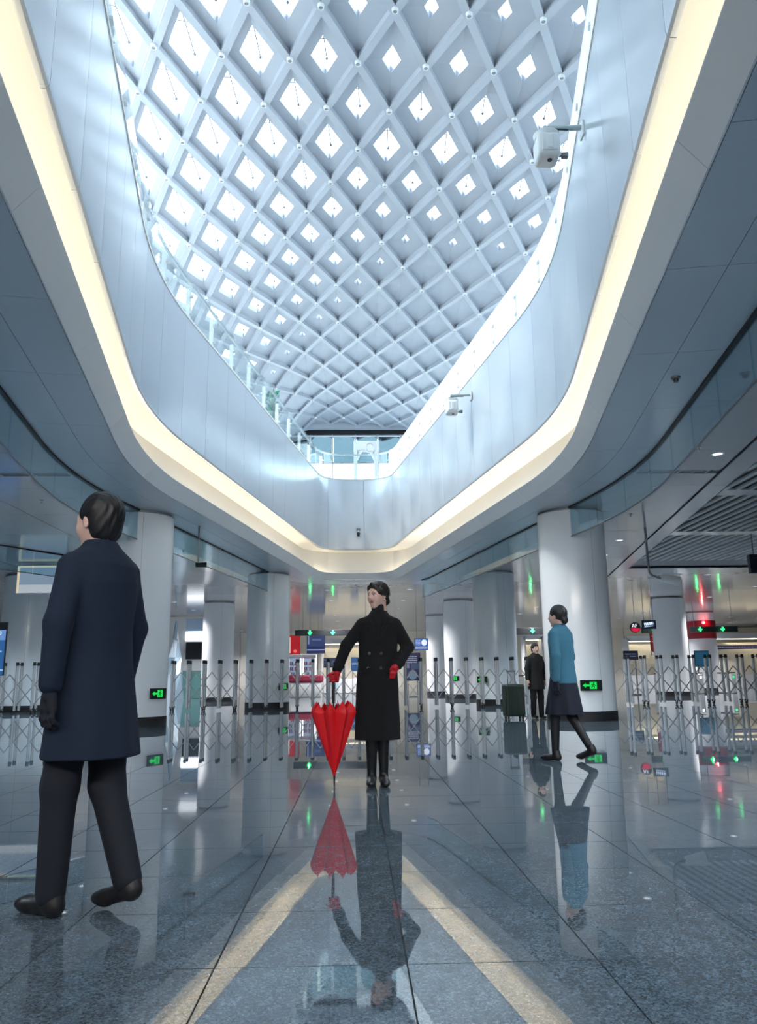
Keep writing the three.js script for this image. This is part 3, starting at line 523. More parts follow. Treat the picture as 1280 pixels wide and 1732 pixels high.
board('display_screen', 'tall bright blue display screen on a black frame at the wing column', 'screen', -11.15, -10.42, 1.15, 2.72, 24.0, (g, w, h) => { g.fillStyle = '#05090f'; g.fillRect(0, 0, w, h * 0.14); g.fillStyle = '#2a5f9a'; g.fillRect(0, h * 0.14, w, h); g.fillStyle = '#6b93cf'; g.fillRect(0, h * 0.14, w, h * 0.2); g.fillStyle = '#eafcff'; g.font = `bold ${Math.round(h * 0.10)}px sans-serif`; g.fillText('AB0', w * 0.42, h * 0.24); g.fillStyle = '#9fc3ea'; for (let k = 0; k < 14; k++) g.fillRect(w * rnd(), h * (0.4 + 0.55 * rnd()), w * 0.2, h * 0.03); }, { glow: 0.9, stand: true });
board('lit_niche_panel', 'glowing panel in place of a lit niche high on the wing wall', 'light box', -10.5, -9.0, 3.62, 4.50, 24.6, (g, w, h) => { g.fillStyle = '#8fa6bd'; g.fillRect(0, 0, w, h); g.fillStyle = '#c7d2dc'; g.fillRect(0, h * 0.7, w, h * 0.3); g.fillStyle = '#f6e9c8'; g.fillRect(0, 0, w * 0.05, h); g.fillRect(0, 0, w, h * 0.06); }, { glow: 0.7, back: M.plasticWhite, thick: 0.2, hang: true });  // a lit wall niche, its light painted on a self-glowing face
{
  // left of the column: wall with a dark shop window under a lit lintel, and the faceted sculpture
  const t = thing('shop_window', 'dark shop window under a glowing lintel beside the faceted sculpture', 'shop', [-9.1, 0, 45]);
  mesh('wall', box(3.4, 4.5, 0.2, 0.2, 2.25, -0.3), M.plasticWhite, t);
  mesh('window', box(1.05, 0.95, 0.05, 0.02, 2.62, -0.17), M.blackMetal, t); mesh('lintel', box(1.1, 0.5, 0.12, 0.02, 3.42, -0.14), M.diffuser, t); mesh('upper_panel', box(1.1, 0.7, 0.06, 0.02, 4.06, -0.16), std({ color: lin(0.42, 0.56, 0.72), roughness: 0.3 }), t);
  mesh('counter', rbox(1.2, 1.5, 0.3, 0.02, 0.02, 0.75, 0.0), std({ color: lin(0.10, 0.25, 0.25), roughness: 0.4 }), t);
  const s = thing('sculpture', 'tall faceted blue-grey sculpture tapering to a point beside the dark window', 'sculpture', [-9.85, 0, 43.6]);
  const pts = [[0.55, 0], [0.48, 1.3], [0.36, 2.2], [0.16, 3.2], [0.05, 4.15]]; const tr = [];
  for (let k = 0; k < pts.length - 1; k++) for (let a = 0; a < 5; a++) { const q = (r, h, p) => new THREE.Vector3(r * Math.cos((p) * 1.2566), h, r * Math.sin(p * 1.2566)); const o = k % 2 ? 0.5 : 0, n = k % 2 ? 0 : 0.5; tr.push([q(pts[k][0], pts[k][1], a + o), q(pts[k + 1][0], pts[k + 1][1], a + n), q(pts[k][0], pts[k][1], a + 1 + o)], [q(pts[k + 1][0], pts[k + 1][1], a + n), q(pts[k + 1][0], pts[k + 1][1], a + 1 + n), q(pts[k][0], pts[k][1], a + 1 + o)]); }
  const mats = [std({ color: lin(0.25, 0.36, 0.45), roughness: 0.3 }), std({ color: lin(0.5, 0.62, 0.72), roughness: 0.3 })];
  for (let k = 0; k < 2; k++) mesh('facet_group', tris(tr.filter((_, i) => (i >> 1) % 2 === k)), mats[k], s);
}
// ticket gates behind the folding gates
for (let k = 0; k < 7; k++) {
  const x = [-1.4, 0.2, 8.6, 10.1, 15.9, 17.6, 19.3][k], t = thing('ticket_gate', k < 2 ? 'low steel ticket gate below the cream-lit shop' : k < 4 ? 'low steel ticket gate under the single green arrow' : 'low steel ticket gate in the ticket hall under the green arrow bars', 'ticket gate', [x, 0, 41.5], 0, 'steel ticket gates');
  mesh('body', rbox(0.28, 1.0, 1.6, 0.06, 0, 0.5, 0), M.steel, t); mesh('top', rbox(0.30, 0.06, 1.5, 0.02, 0, 1.03, 0), M.blackMetal, t); mesh('flap', rbox(0.35, 0.55, 0.03, 0.01, 0.3, 0.62, 0), M.glassBlue, t); mesh('indicator', box(0.10, 0.10, 0.01, 0, 0.82, 0.805), k % 2 ? M.diffuser : M.greenLamp, t);
}

// ------------------------------------------------------------------ exit signs on the columns
const exitTex = canvas(256, 128, (g) => {
  g.fillStyle = '#04140a'; g.fillRect(0, 0, 256, 128); g.fillStyle = '#1fe05a';
  g.beginPath(); g.moveTo(14, 64); g.lineTo(58, 30); g.lineTo(58, 50); g.lineTo(104, 50); g.lineTo(104, 78); g.lineTo(58, 78); g.lineTo(58, 98); g.fill();
  g.fillRect(106, 14, 92, 100); g.fillStyle = '#06401c'; g.beginPath(); g.arc(160, 32, 9, 0, 7); g.fill();
  g.strokeStyle = '#06401c'; g.lineWidth = 9; g.lineCap = 'round'; g.beginPath(); g.moveTo(156, 46); g.lineTo(146, 72); g.lineTo(166, 84); g.lineTo(160, 106); g.moveTo(146, 72); g.lineTo(128, 98); g.moveTo(154, 48); g.lineTo(132, 58); g.moveTo(154, 50); g.lineTo(178, 66); g.stroke();
});
function exitSign(cx, cd, r, ang, y, label, w = 0.46, h = 0.22) {
  const t = thing('exit_sign', label, 'exit sign', [cx + Math.sin(ang) * (r + 0.02), y, cd - Math.cos(ang) * (r + 0.02)], ang);
  mesh('case', rbox(w, h, 0.035, 0.012, 0, h / 2, 0), M.dark, t);
  mesh('face', new THREE.PlaneGeometry(w - 0.04, h - 0.03).translate(0, h / 2, 0.019), std({ color: 0x050505, emissive: 0xffffff, emissiveMap: exitTex, emissiveIntensity: 1.0, roughness: 0.3 }), t);
}
exitSign(4.86, 17.4, 0.735, 0.02, 0.62, 'green running-man exit sign with an arrow low on the thick column beyond the teal walker');
exitSign(-4.82, 17.4, 0.735, 1.05, 0.56, 'small green exit sign on the flank of the thick column behind the navy walker');
exitSign(4.85, 27.7, 0.735, -0.9, 0.75, 'small green exit sign on the column beyond the long gate');
exitSign(4.85, 37.5, 0.73, -0.5, 0.8, 'small green exit sign on the column deep in the hall');
exitSign(-3.05, 27.5, 0.735, 0.9, 0.6, 'small green exit sign on the column beside the vending machines');

// ------------------------------------------------------------------ signed-distance modelling for people
const S = {
  cap: (a, b, ra, rb = ra) => { const dx = b[0] - a[0], dy = b[1] - a[1], dz = b[2] - a[2], q = 1 / (dx * dx + dy * dy + dz * dz + 1e-12); return (x, y, z) => { const px = x - a[0], py = y - a[1], pz = z - a[2], t = Math.min(1, Math.max(0, (px * dx + py * dy + pz * dz) * q)); return Math.hypot(px - dx * t, py - dy * t, pz - dz * t) - (ra + (rb - ra) * t); }; },
  ell: (c, r) => { const m = Math.min(...r); return (x, y, z) => { const a = (x - c[0]) / r[0], b = (y - c[1]) / r[1], d = (z - c[2]) / r[2], k0 = Math.sqrt(a * a + b * b + d * d), k1 = Math.hypot(a / r[0], b / r[1], d / r[2]); return k1 < 1e-9 ? -m : k0 * (k0 - 1) / k1; }; },
  chain: (pts, radii) => pts.slice(1).map((p, i) => S.cap(pts[i], p, radii[i], radii[i + 1])),
  smin: (a, b, k) => { const h = Math.max(k - Math.abs(a - b), 0) / k; return Math.min(a, b) - h * h * k * 0.25; },
  join: (list, k) => (x, y, z) => { let d = list[0](x, y, z); for (let i = 1; i < list.length; i++) d = S.smin(d, list[i](x, y, z), k); return d; },
  minus: (a, b, k = 0.01) => (x, y, z) => -S.smin(-a(x, y, z), b(x, y, z), k),
  // elliptical garment: rows of [y, centre x, centre z, half width, half depth]
  robe: (rows, fold = 0, foldBelow = 0) => {
    const lo = rows[0][0], hi = rows[rows.length - 1][0];
    return (x, y, z) => {
      const yy = Math.min(hi, Math.max(lo, y)); let i = 0; while (i < rows.length - 2 && rows[i + 1][0] < yy) i++;
      const a = rows[i], b = rows[i + 1], u = (yy - a[0]) / (b[0] - a[0]), t = u, m = (k) => a[k] + (b[k] - a[k]) * t;
      const px = x - m(1), pz = z - m(2); let w = m(3), d = m(4);
      if (fold && y < foldBelow) { const f = 1 + fold * Math.min(1, (foldBelow - y) / 0.35) * Math.sin(7 * Math.atan2(pz, px) + 1.2); w *= f; d *= f; }
      const q = (Math.sqrt((px / w) ** 2 + (pz / d) ** 2) - 1) * Math.min(w, d); return Math.max(q, lo - y, y - hi);
    };
  },
};
function sdfMesh(fn, lo, hi, res, colour) {
  const mc = new MarchingCubes(res, new THREE.MeshBasicMaterial(), false, false, 220000), c = lo.map((v, k) => (v + hi[k]) / 2), hf = lo.map((v, k) => (hi[k] - v) / 2), n = res;
  mc.isolation = 0;
  for (let k = 0; k < n; k++) for (let j = 0; j < n; j++) for (let i = 0; i < n; i++) mc.field[i + j * n + k * n * n] = -fn(c[0] + hf[0] * (i - n / 2) / (n / 2), c[1] + hf[1] * (j - n / 2) / (n / 2), c[2] + hf[2] * (k - n / 2) / (n / 2));
  mc.update();
  const cnt = mc.count, p = new Float32Array(cnt * 3); for (let i = 0; i < cnt; i++) for (let k = 0; k < 3; k++) p[3 * i + k] = c[k] + hf[k] * mc.positionArray[3 * i + k];
  let g = new THREE.BufferGeometry(); g.setAttribute('position', new THREE.BufferAttribute(p, 3)); g = mergeVertices(g, 1e-5);
  const q = g.attributes.position, nn = new Float32Array(q.count * 3), e = 0.002, col = colour && new Float32Array(q.count * 3), uv = new Float32Array(q.count * 2);
  for (let i = 0; i < q.count; i++) {
    const x = q.getX(i), y = q.getY(i), z = q.getZ(i), a = fn(x + e, y, z) - fn(x - e, y, z), b = fn(x, y + e, z) - fn(x, y - e, z), d = fn(x, y, z + e) - fn(x, y, z - e), l = Math.hypot(a, b, d) || 1;
    nn.set([a / l, b / l, d / l], 3 * i); uv.set([Math.atan2(x, z) * 0.18, y], 2 * i); if (colour) col.set(colour(x, y, z), 3 * i);
  }
  g.setAttribute('normal', new THREE.BufferAttribute(nn, 3)); g.setAttribute('uv', new THREE.BufferAttribute(uv, 2)); if (colour) g.setAttribute('color', new THREE.BufferAttribute(col, 3));
  // make the faces agree with the normals
  const ix = g.index.array; for (let i = 0; i < ix.length; i += 3) { const A = new THREE.Vector3().fromBufferAttribute(q, ix[i]), B = new THREE.Vector3().fromBufferAttribute(q, ix[i + 1]).sub(A), C2 = new THREE.Vector3().fromBufferAttribute(q, ix[i + 2]).sub(A); B.cross(C2); if (B.x * nn[3 * ix[i]] + B.y * nn[3 * ix[i] + 1] + B.z * nn[3 * ix[i] + 2] < 0) { const t = ix[i + 1]; ix[i + 1] = ix[i + 2]; ix[i + 2] = t; } }
  return g;
}
// a head about its own centre, face towards +z
function headField() {
  const solid = S.join([S.ell([0, 0.030, -0.012], [0.073, 0.092, 0.090]), S.ell([0, -0.036, 0.022], [0.057, 0.076, 0.064]), S.cap([-0.008, -0.098, 0.060], [0.008, -0.098, 0.060], 0.019), S.ell([-0.034, -0.030, 0.056], [0.026, 0.03, 0.026]), S.ell([0.034, -0.030, 0.056], [0.026, 0.03, 0.026]), S.cap([-0.034, 0.024, 0.066], [0.034, 0.024, 0.066], 0.014), S.cap([0, -0.06, -0.03], [0, -0.20, -0.035], 0.050, 0.052)], 0.035);
  const sockets = S.minus(solid, S.join([S.ell([-0.030, 0.004, 0.092], [0.019, 0.011, 0.018]), S.ell([0.030, 0.004, 0.092], [0.019, 0.011, 0.018])], 0.001), 0.012);
  const extra = S.join([S.cap([0, 0.022, 0.083], [0, -0.021, 0.110], 0.008, 0.0115), S.cap([-0.012, -0.027, 0.094], [0.012, -0.027, 0.094], 0.0095)], 0.012);
  const lips = S.join([S.cap([-0.016, -0.056, 0.0785], [0.016, -0.056, 0.0785], 0.0065), S.cap([-0.011, -0.065, 0.0775], [0.011, -0.065, 0.0775], 0.0075)], 0.005);
  const eyes = S.join([S.ell([-0.030, 0.003, 0.072], [0.013, 0.013, 0.013]), S.ell([0.030, 0.003, 0.072], [0.013, 0.013, 0.013])], 0.001);
  const ears = S.join([S.ell([-0.074, -0.008, -0.010], [0.010, 0.031, 0.019]), S.ell([0.074, -0.008, -0.010], [0.010, 0.031, 0.019])], 0.001);
  return (x, y, z) => { let d = S.smin(sockets(x, y, z), extra(x, y, z), 0.016); d = S.smin(d, lips(x, y, z), 0.006); d = Math.min(d, eyes(x, y, z)); return S.smin(d, ears(x, y, z), 0.008); };
}
const SKIN = [0.74, 0.50, 0.42];
const headColour = (x, y, z) => {
  const ax = Math.abs(x);
  if (z > 0.055 && ax > 0.012 && ax < 0.048 && Math.abs(y - 0.0255 + (ax > 0.03 ? (ax - 0.03) * 0.25 : 0)) < 0.0032) return [0.06, 0.04, 0.035];
  if (z > 0.072 && Math.hypot(ax - 0.030, (y - 0.003) * 1.6) < 0.013) return Math.hypot(ax - 0.030, y - 0.003) < 0.0065 ? [0.03, 0.02, 0.018] : [0.55, 0.5, 0.48];
  if (z > 0.055 && Math.abs(y - 0.010) < 0.004 && ax > 0.016 && ax < 0.046) return [0.12, 0.07, 0.06];
  if (z > 0.070 && Math.hypot(x / 0.023, (y + 0.0605) / 0.0125) < 1) return [0.40, 0.13, 0.14];
  return SKIN;
};
function hairField(bun, bangs) {
  const cap = S.join([S.ell([0, 0.036, -0.024], [0.088, 0.100, 0.104]), ...(bun ? [S.ell([0, -0.048, -0.098], [0.044, 0.044, 0.038])] : [S.ell([0, -0.03, -0.05], [0.075, 0.075, 0.06])])], 0.03);
  const face = S.ell([0, -0.052, 0.080], [0.061, bangs ? 0.10 : 0.116, 0.075]);
  const sweep = bangs ? null : S.join([...S.chain([[-0.012, 0.100, 0.052], [0.040, 0.078, 0.058], [0.070, 0.036, 0.036], [0.080, 0.002, -0.005]], [0.018, 0.020, 0.020, 0.016]), ...S.chain([[-0.012, 0.100, 0.052], [-0.052, 0.072, 0.050], [-0.070, 0.022, 0.032]], [0.016, 0.017, 0.013])], 0.02);
  const sides = S.join([S.ell([0.09, -0.03, 0.005], [0.03, 0.045, 0.035]), S.ell([-0.09, -0.03, 0.005], [0.03, 0.045, 0.035])], 0.01);
  const base = S.minus(S.minus(cap, face, 0.014), sides, 0.012), lock = (x, y, z) => 0.0016 * Math.sin(150 * x + 70 * y + 40 * z) + 0.001 * Math.sin(310 * x - 90 * z);
  return (x, y, z) => (sweep ? S.smin(base(x, y, z), sweep(x, y, z), 0.02) : base(x, y, z)) - lock(x, y, z);
}
const spin = (fn, c, yaw, tilt = 0) => { const cy = Math.cos(yaw), sy = Math.sin(yaw), ct = Math.cos(tilt), st = Math.sin(tilt); return (x, y, z) => { let a = x - c[0], b = y - c[1], d = z - c[2]; const a2 = a * ct + b * st, b2 = -a * st + b * ct; return fn(a2 * cy - d * sy, b2, a2 * sy + d * cy); }; };
const bodySkin = std({ vertexColors: true, roughness: 0.55 });
// a hand hanging from a wrist: palm, four curled fingers, thumb; side +1 or -1 for the thumb, f = forward sense
function handField(w, side, out = [0, 0]) {
  const P = (x, y, z) => [w[0] + x * side + out[0] * -y, w[1] + y, w[2] + z], parts = [S.cap(P(0, 0.03, 0), P(0, -0.03, 0), 0.026, 0.026), S.cap(P(0, -0.03, 0.016), P(0, -0.075, 0.022), 0.021), S.cap(P(0, -0.03, -0.016), P(0, -0.075, -0.020), 0.020)], L = [0.066, 0.074, 0.070, 0.054];
  for (let k = 0; k < 4; k++) { const z = 0.031 - k * 0.0205, l = L[k]; parts.push(...S.chain([P(0.002, -0.082, z), P(0.006, -0.082 - l * 0.5, z), P(-0.006, -0.082 - l * 0.85, z), P(-0.022, -0.082 - l * 1.0, z)], [0.0095, 0.009, 0.0085, 0.0075])); }
  parts.push(...S.chain([P(-0.005, -0.02, 0.022), P(-0.012, -0.055, 0.048), P(-0.018, -0.085, 0.052)], [0.013, 0.011, 0.009]));
  return S.join(parts, 0.008);
}
const mergeBody = (list) => { const k = list.map((g) => { const h = g.toNonIndexed(); return h; }); return mergeGeometries(k); };
const skinCol = () => SKIN;

// ------------------------------------------------------------------ the woman in the long black coat
{
  const t = thing('person', 'woman in a long black double-breasted coat and red gloves, looking aside', 'person', [0.178, 0, 7.2]);
  const wool = std({ color: lin(0.0050, 0.0058, 0.0080), roughness: 0.95, bumpMap: clothTex, bumpScale: 0.0006 }), leather = phy({ color: lin(0.008, 0.009, 0.011), roughness: 0.28, clearcoat: 0.5, clearcoatRoughness: 0.2 }), redGlove = std({ color: lin(0.50, 0.006, 0.016), roughness: 0.55 });
  const shR = [-0.128, 1.388, 0], elR = [-0.270, 1.205, -0.01], wrR = [-0.352, 0.995, 0.035], shL = [0.172, 1.384, 0], elL = [0.286, 1.185, -0.045], wrL = [0.185, 1.028, 0.105];
  // body, one surface: trunk, limbs, head
  const trunk = S.join([S.robe([[0.80, 0, 0, 0.15, 0.11], [1.05, 0.005, 0, 0.13, 0.095], [1.30, 0.015, 0, 0.145, 0.10], [1.42, 0.02, 0, 0.12, 0.075], [1.50, 0.025, 0, 0.055, 0.05]]), ...S.chain([shR, elR, wrR], [0.05, 0.042, 0.032]), ...S.chain([shL, elL, wrL], [0.05, 0.042, 0.032]), ...S.chain([[-0.07, 0.88, 0], [-0.055, 0.46, 0.01], [-0.052, 0.10, -0.01]], [0.08, 0.055, 0.036]), ...S.chain([[0.07, 0.88, 0], [0.055, 0.46, 0.01], [0.052, 0.10, -0.01]], [0.08, 0.055, 0.036]), S.cap([0.022, 1.42, -0.01], [0.026, 1.56, 0.0], 0.05, 0.048)], 0.03);
  const hc = [0.016, 1.652, 0.012], yaw = -0.80, tilt = 0.05, head = headField();
  const gHead = sdfMesh(spin(head, hc, yaw, tilt), [hc[0] - 0.15, hc[1] - 0.17, hc[2] - 0.15], [hc[0] + 0.15, hc[1] + 0.15, hc[2] + 0.15], 92, (x, y, z) => { let r; spin((a, b, c) => { r = headColour(a, b, c); return 0; }, hc, yaw, tilt)(x, y, z); return r; });
  mesh('body', mergeBody([sdfMesh(trunk, [-0.45, 0.0, -0.25], [0.45, 1.66, 0.3], 96, (x, y) => (y < 1.0 ? [0.006, 0.006, 0.008] : SKIN)), gHead]), bodySkin, t);
  const hair = mesh('hair', sdfMesh(spin(hairField(true, false), hc, yaw, tilt), [hc[0] - 0.17, hc[1] - 0.16, hc[2] - 0.17], [hc[0] + 0.17, hc[1] + 0.16, hc[2] + 0.17], 84), std({ color: lin(0.016, 0.012, 0.011), roughness: 0.45 }), t);
  mesh('loose_strand', tube([new THREE.Vector3(0.10, 1.67, -0.06), new THREE.Vector3(0.125, 1.685, -0.05), new THREE.Vector3(0.13, 1.66, -0.045), new THREE.Vector3(0.105, 1.655, -0.05)], 0.004, 20, 6), hair.material, hair);
  mesh('earring', new THREE.SphereGeometry(0.009, 12, 8).translate(hc[0] + 0.076 * Math.cos(-yaw) - 0.0 + 0.008, hc[1] - 0.046, hc[2] + 0.075 * Math.sin(-yaw) - 0.0), std({ color: lin(0.85, 0.82, 0.74), roughness: 0.15, metalness: 0.5 }), t);
  // coat
  const robe = S.robe([[0.385, -0.002, 0, 0.203, 0.150], [0.62, 0, 0, 0.196, 0.146], [0.85, 0.004, 0, 0.188, 0.143], [1.00, 0.008, 0, 0.177, 0.132], [1.09, 0.011, 0, 0.170, 0.124], [1.22, 0.016, 0, 0.176, 0.126], [1.34, 0.020, 0, 0.184, 0.122], [1.40, 0.023, 0, 0.186, 0.112], [1.44, 0.024, 0, 0.160, 0.096], [1.475, 0.025, -0.004, 0.098, 0.078], [1.512, 0.025, -0.006, 0.072, 0.066]], 0.02, 0.85);
  const coat = S.join([robe, ...S.chain([shR, elR, wrR], [0.060, 0.053, 0.045]), ...S.chain([shL, elL, wrL], [0.060, 0.055, 0.046])], 0.022);
  const hollow = S.minus(coat, S.cap([0, 0.30, 0], [0, 0.50, 0], 0.12), 0.01);
  mesh('coat', sdfMesh(hollow, [-0.44, 0.34, -0.24], [0.44, 1.56, 0.26], 132), wool, t);
  mesh('turtleneck', sdfMesh(S.join([S.cap([0.024, 1.44, -0.004], [0.018, 1.552, 0.004], 0.064, 0.060)], 0.01), [-0.06, 1.36, -0.10], [0.11, 1.62, 0.10], 48), std({ color: lin(0.008, 0.009, 0.011), roughness: 0.95 }), t);
  // lapels, pocket flaps, front edge
  const flat = (pts, zf, th = 0.008) => { const s = new THREE.Shape(pts.map(([a, b]) => new THREE.Vector2(a, b))), g = new THREE.ExtrudeGeometry(s, { depth: th, bevelEnabled: true, bevelThickness: 0.002, bevelSize: 0.002, bevelSegments: 1, steps: 1, curveSegments: 4 }), p = g.attributes.position; for (let i = 0; i < p.count; i++) p.setZ(i, p.getZ(i) + zf(p.getX(i), p.getY(i))); g.computeVertexNormals(); return g; };
  const chest = (x, y) => { let z = 0.2; while (z > 0 && coat(x, y, z) > 0) z -= 0.002; return z + 0.001; };
  const tess = (pts) => { const out = []; for (let i = 0; i < pts.length; i++) { const a = pts[i], b = pts[(i + 1) % pts.length]; for (let k = 0; k < 5; k++) out.push([a[0] + (b[0] - a[0]) * k / 5, a[1] + (b[1] - a[1]) * k / 5]); } return out; };
  for (const s of [-1, 1]) { const lap = mesh('lapel', flat(tess([[0.02, 1.19], [0.02 + s * 0.105, 1.365], [0.02 + s * 0.075, 1.385], [0.02 + s * 0.092, 1.445], [0.02 + s * 0.055, 1.475], [0.02 + s * 0.018, 1.36]]), chest), wool, t); lap.userData.label = 'broad black lapel'; }
  for (const x of [-0.11, 0.13]) mesh('pocket_flap', flat(tess([[x - 0.055, 0.955], [x + 0.055, 0.965], [x + 0.055, 1.005], [x - 0.055, 0.995]]), chest), wool, t);
  for (const [x, y] of [[-0.067, 1.128], [0.040, 1.127], [-0.078, 1.003], [0.034, 1.001]]) { const b = mesh('button', cyl(0.0135, 0.0135, 0.007, x, y, chest(x, y) + 0.004, 18, 'z'), std({ color: lin(0.10, 0.095, 0.09), roughness: 0.25, metalness: 0.7 }), t); b.userData.label = 'round dark metal button'; }
  for (const [p, q] of [[elR, wrR], [elL, wrL]]) mesh('cuff_strap', rod(new THREE.Vector3(...p).lerp(new THREE.Vector3(...q), 0.80), new THREE.Vector3(...p).lerp(new THREE.Vector3(...q), 0.87), 0.0535, 20), wool, t);
  // boots
  for (const s of [-1, 1]) { const x = s * 0.052, b = S.join([S.cap([x, 0.43, 0.006], [x, 0.10, -0.012], 0.056, 0.040), S.cap([x, 0.052, -0.03], [x + s * 0.008, 0.038, 0.105], 0.042, 0.036), S.ell([x + s * 0.01, 0.030, 0.135], [0.040, 0.030, 0.055]), S.cap([x, 0.055, -0.045], [x, 0.012, -0.05], 0.034, 0.028)], 0.03), cut = (px, py, pz) => Math.max(b(px, py, pz), 0.002 - py, py - 0.43); mesh('boot', sdfMesh(cut, [x - 0.09, -0.02, -0.12], [x + 0.09, 0.46, 0.22], 80), leather, t); }
  // gloves
  const hx = -0.388, hz = 0.055, g1 = [S.cap(wrR, [hx + 0.036, 0.955, hz], 0.030, 0.027), S.cap([hx + 0.034, 0.960, hz], [hx + 0.032, 0.900, hz], 0.0235, 0.021)];
  for (let k = 0; k < 4; k++) { const y = 0.958 - k * 0.0215, r = 0.0100 - k * 0.0004; g1.push(...S.chain(k === 0 ? [[hx + 0.026, y, hz + 0.018], [hx + 0.004, y + 0.006, hz + 0.034], [hx - 0.026, y - 0.004, hz + 0.036], [hx - 0.052, y - 0.020, hz + 0.028]] : [[hx + 0.026, y, hz + 0.018], [hx + 0.010, y, hz + 0.036], [hx - 0.018, y - 0.002, hz + 0.033], [hx - 0.029, y - 0.004, hz + 0.010]], [r + 0.001, r, r, r - 0.001])); }
  g1.push(...S.chain([[hx + 0.030, 0.945, hz - 0.012], [hx + 0.012, 0.968, hz - 0.030], [hx - 0.016, 0.962, hz - 0.028]], [0.014, 0.0115, 0.010]));
  mesh('glove', sdfMesh(S.join(g1, 0.007), [hx - 0.09, 0.83, hz - 0.09], [hx + 0.13, 1.05, hz + 0.09], 88), redGlove, t).userData.label = 'red glove gripping the umbrella handle';
  const g2 = [S.cap([0.190, 1.030, 0.108], [0.160, 1.000, 0.128], 0.034, 0.030)]; for (let k = 0; k < 4; k++) g2.push(...S.chain([[0.178 - k * 0.014, 0.990 + k * 0.008, 0.138 - k * 0.004], [0.158 - k * 0.012, 0.955, 0.134], [0.150 - k * 0.012, 0.915, 0.118]], [0.011, 0.010, 0.009]));
  g2.push(...S.chain([[0.165, 1.020, 0.135], [0.135, 1.005, 0.146], [0.118, 0.985, 0.142]], [0.013, 0.011, 0.010]));
  mesh('glove', sdfMesh(S.join(g2, 0.010), [0.06, 0.86, 0.04], [0.26, 1.10, 0.20], 72), redGlove, t).userData.label = 'red glove slipped into the coat pocket';
}

// ------------------------------------------------------------------ the red umbrella
{
  const t = thing('umbrella', 'closed red umbrella standing on its tip beside the woman, black handle', 'umbrella', [-0.200, 0, 7.145]);
  t.rotation.z = 0.012;
  const red = std({ color: lin(0.78, 0.005, 0.012), roughness: 0.5, side: THREE.DoubleSide });
  const prof = [[0, 0.010], [0.04, 0.016], [0.30, 0.078], [0.60, 0.146], [0.80, 0.190], [0.88, 0.206], [0.94, 0.190], [1.0, 0.150]], Rt = (u) => { let i = 0; while (i < prof.length - 2 && prof[i + 1][0] < u) i++; const [a, b] = prof[i], [c, d] = prof[i + 1], s = (u - a) / (c - a); return b + (d - b) * Math.max(0, Math.min(1, s)); };
  const NU = 30, NG = 8, per = 12;
  for (let gI = 0; gI < NG; gI++) {                                // eight gores, each folded inwards between two ribs
    const pos = [], idx = [], n = per + 1;
    for (let sdx = 0; sdx < 2; sdx++) for (let iu = 0; iu <= NU; iu++) for (let k = 0; k <= per; k++) {
      const u = iu / NU, f = k / per, w = Math.sin(Math.PI * f), phi = (gI + f) * Math.PI / 4 + 0.2 + 0.10 * Math.sin(Math.PI * 2 * f) * u, fold = 1 - 0.30 * w ** 1.4 * Math.min(1, u * 1.6);
      const r = Math.max(0.006, Rt(u) * fold - sdx * 0.0025), tip = u > 0.88 ? (u - 0.88) / 0.12 : 0, y = 0.092 + 0.535 * Math.min(u, 0.88) / 0.88 + tip * (0.085 - 0.075 * Math.sin(Math.PI * f) ** 0.7 + 0.012 * Math.sin(gI * 2.3));
      pos.push(r * Math.cos(phi), y, 0.86 * r * Math.sin(phi));
    }
    const at = (s, i, k) => s * (NU + 1) * n + i * n + k, face = (a, b, c, d) => idx.push(a, b, c, a, c, d);
    for (let i = 0; i < NU; i++) for (let k = 0; k < per; k++) { face(at(0, i, k), at(0, i + 1, k), at(0, i + 1, k + 1), at(0, i, k + 1)); face(at(1, i, k), at(1, i, k + 1), at(1, i + 1, k + 1), at(1, i + 1, k)); }
    for (let k = 0; k < per; k++) face(at(0, NU, k), at(1, NU, k), at(1, NU, k + 1), at(0, NU, k + 1));
    const g = new THREE.BufferGeometry(); g.setAttribute('position', new THREE.Float32BufferAttribute(pos, 3)); g.setIndex(idx); g.computeVertexNormals(); mesh('gore', g, red, t);
  }
  mesh('shaft', cyl(0.006, 0.006, 0.70, 0, 0.40, 0, 12), M.blackMetal, t);
  const ferr = mesh('ferrule', cyl(0.006, 0.010, 0.10, 0, 0.052, 0, 14), M.blackMetal, t); mesh('tip', new THREE.SphereGeometry(0.0065, 10, 8).translate(0, 0.0075, 0), M.rubber, ferr);
  mesh('handle', new THREE.LatheGeometry([[0, 0.70], [0.010, 0.70], [0.013, 0.74], [0.0135, 0.86], [0.015, 0.93], [0.012, 0.955], [0, 0.96]].map(([a, b]) => new THREE.Vector2(a, b)), 20), M.rubber, t);
  const ribG = []; for (let k = 0; k < 8; k++) { const a = k * Math.PI / 4 + 0.2; mesh('rib', rod(new THREE.Vector3(0.008 * Math.cos(a), 0.11, 0.007 * Math.sin(a)), new THREE.Vector3(0.196 * Math.cos(a), 0.62, 0.168 * Math.sin(a)), 0.0022, 6), M.steelDark, t); }
}

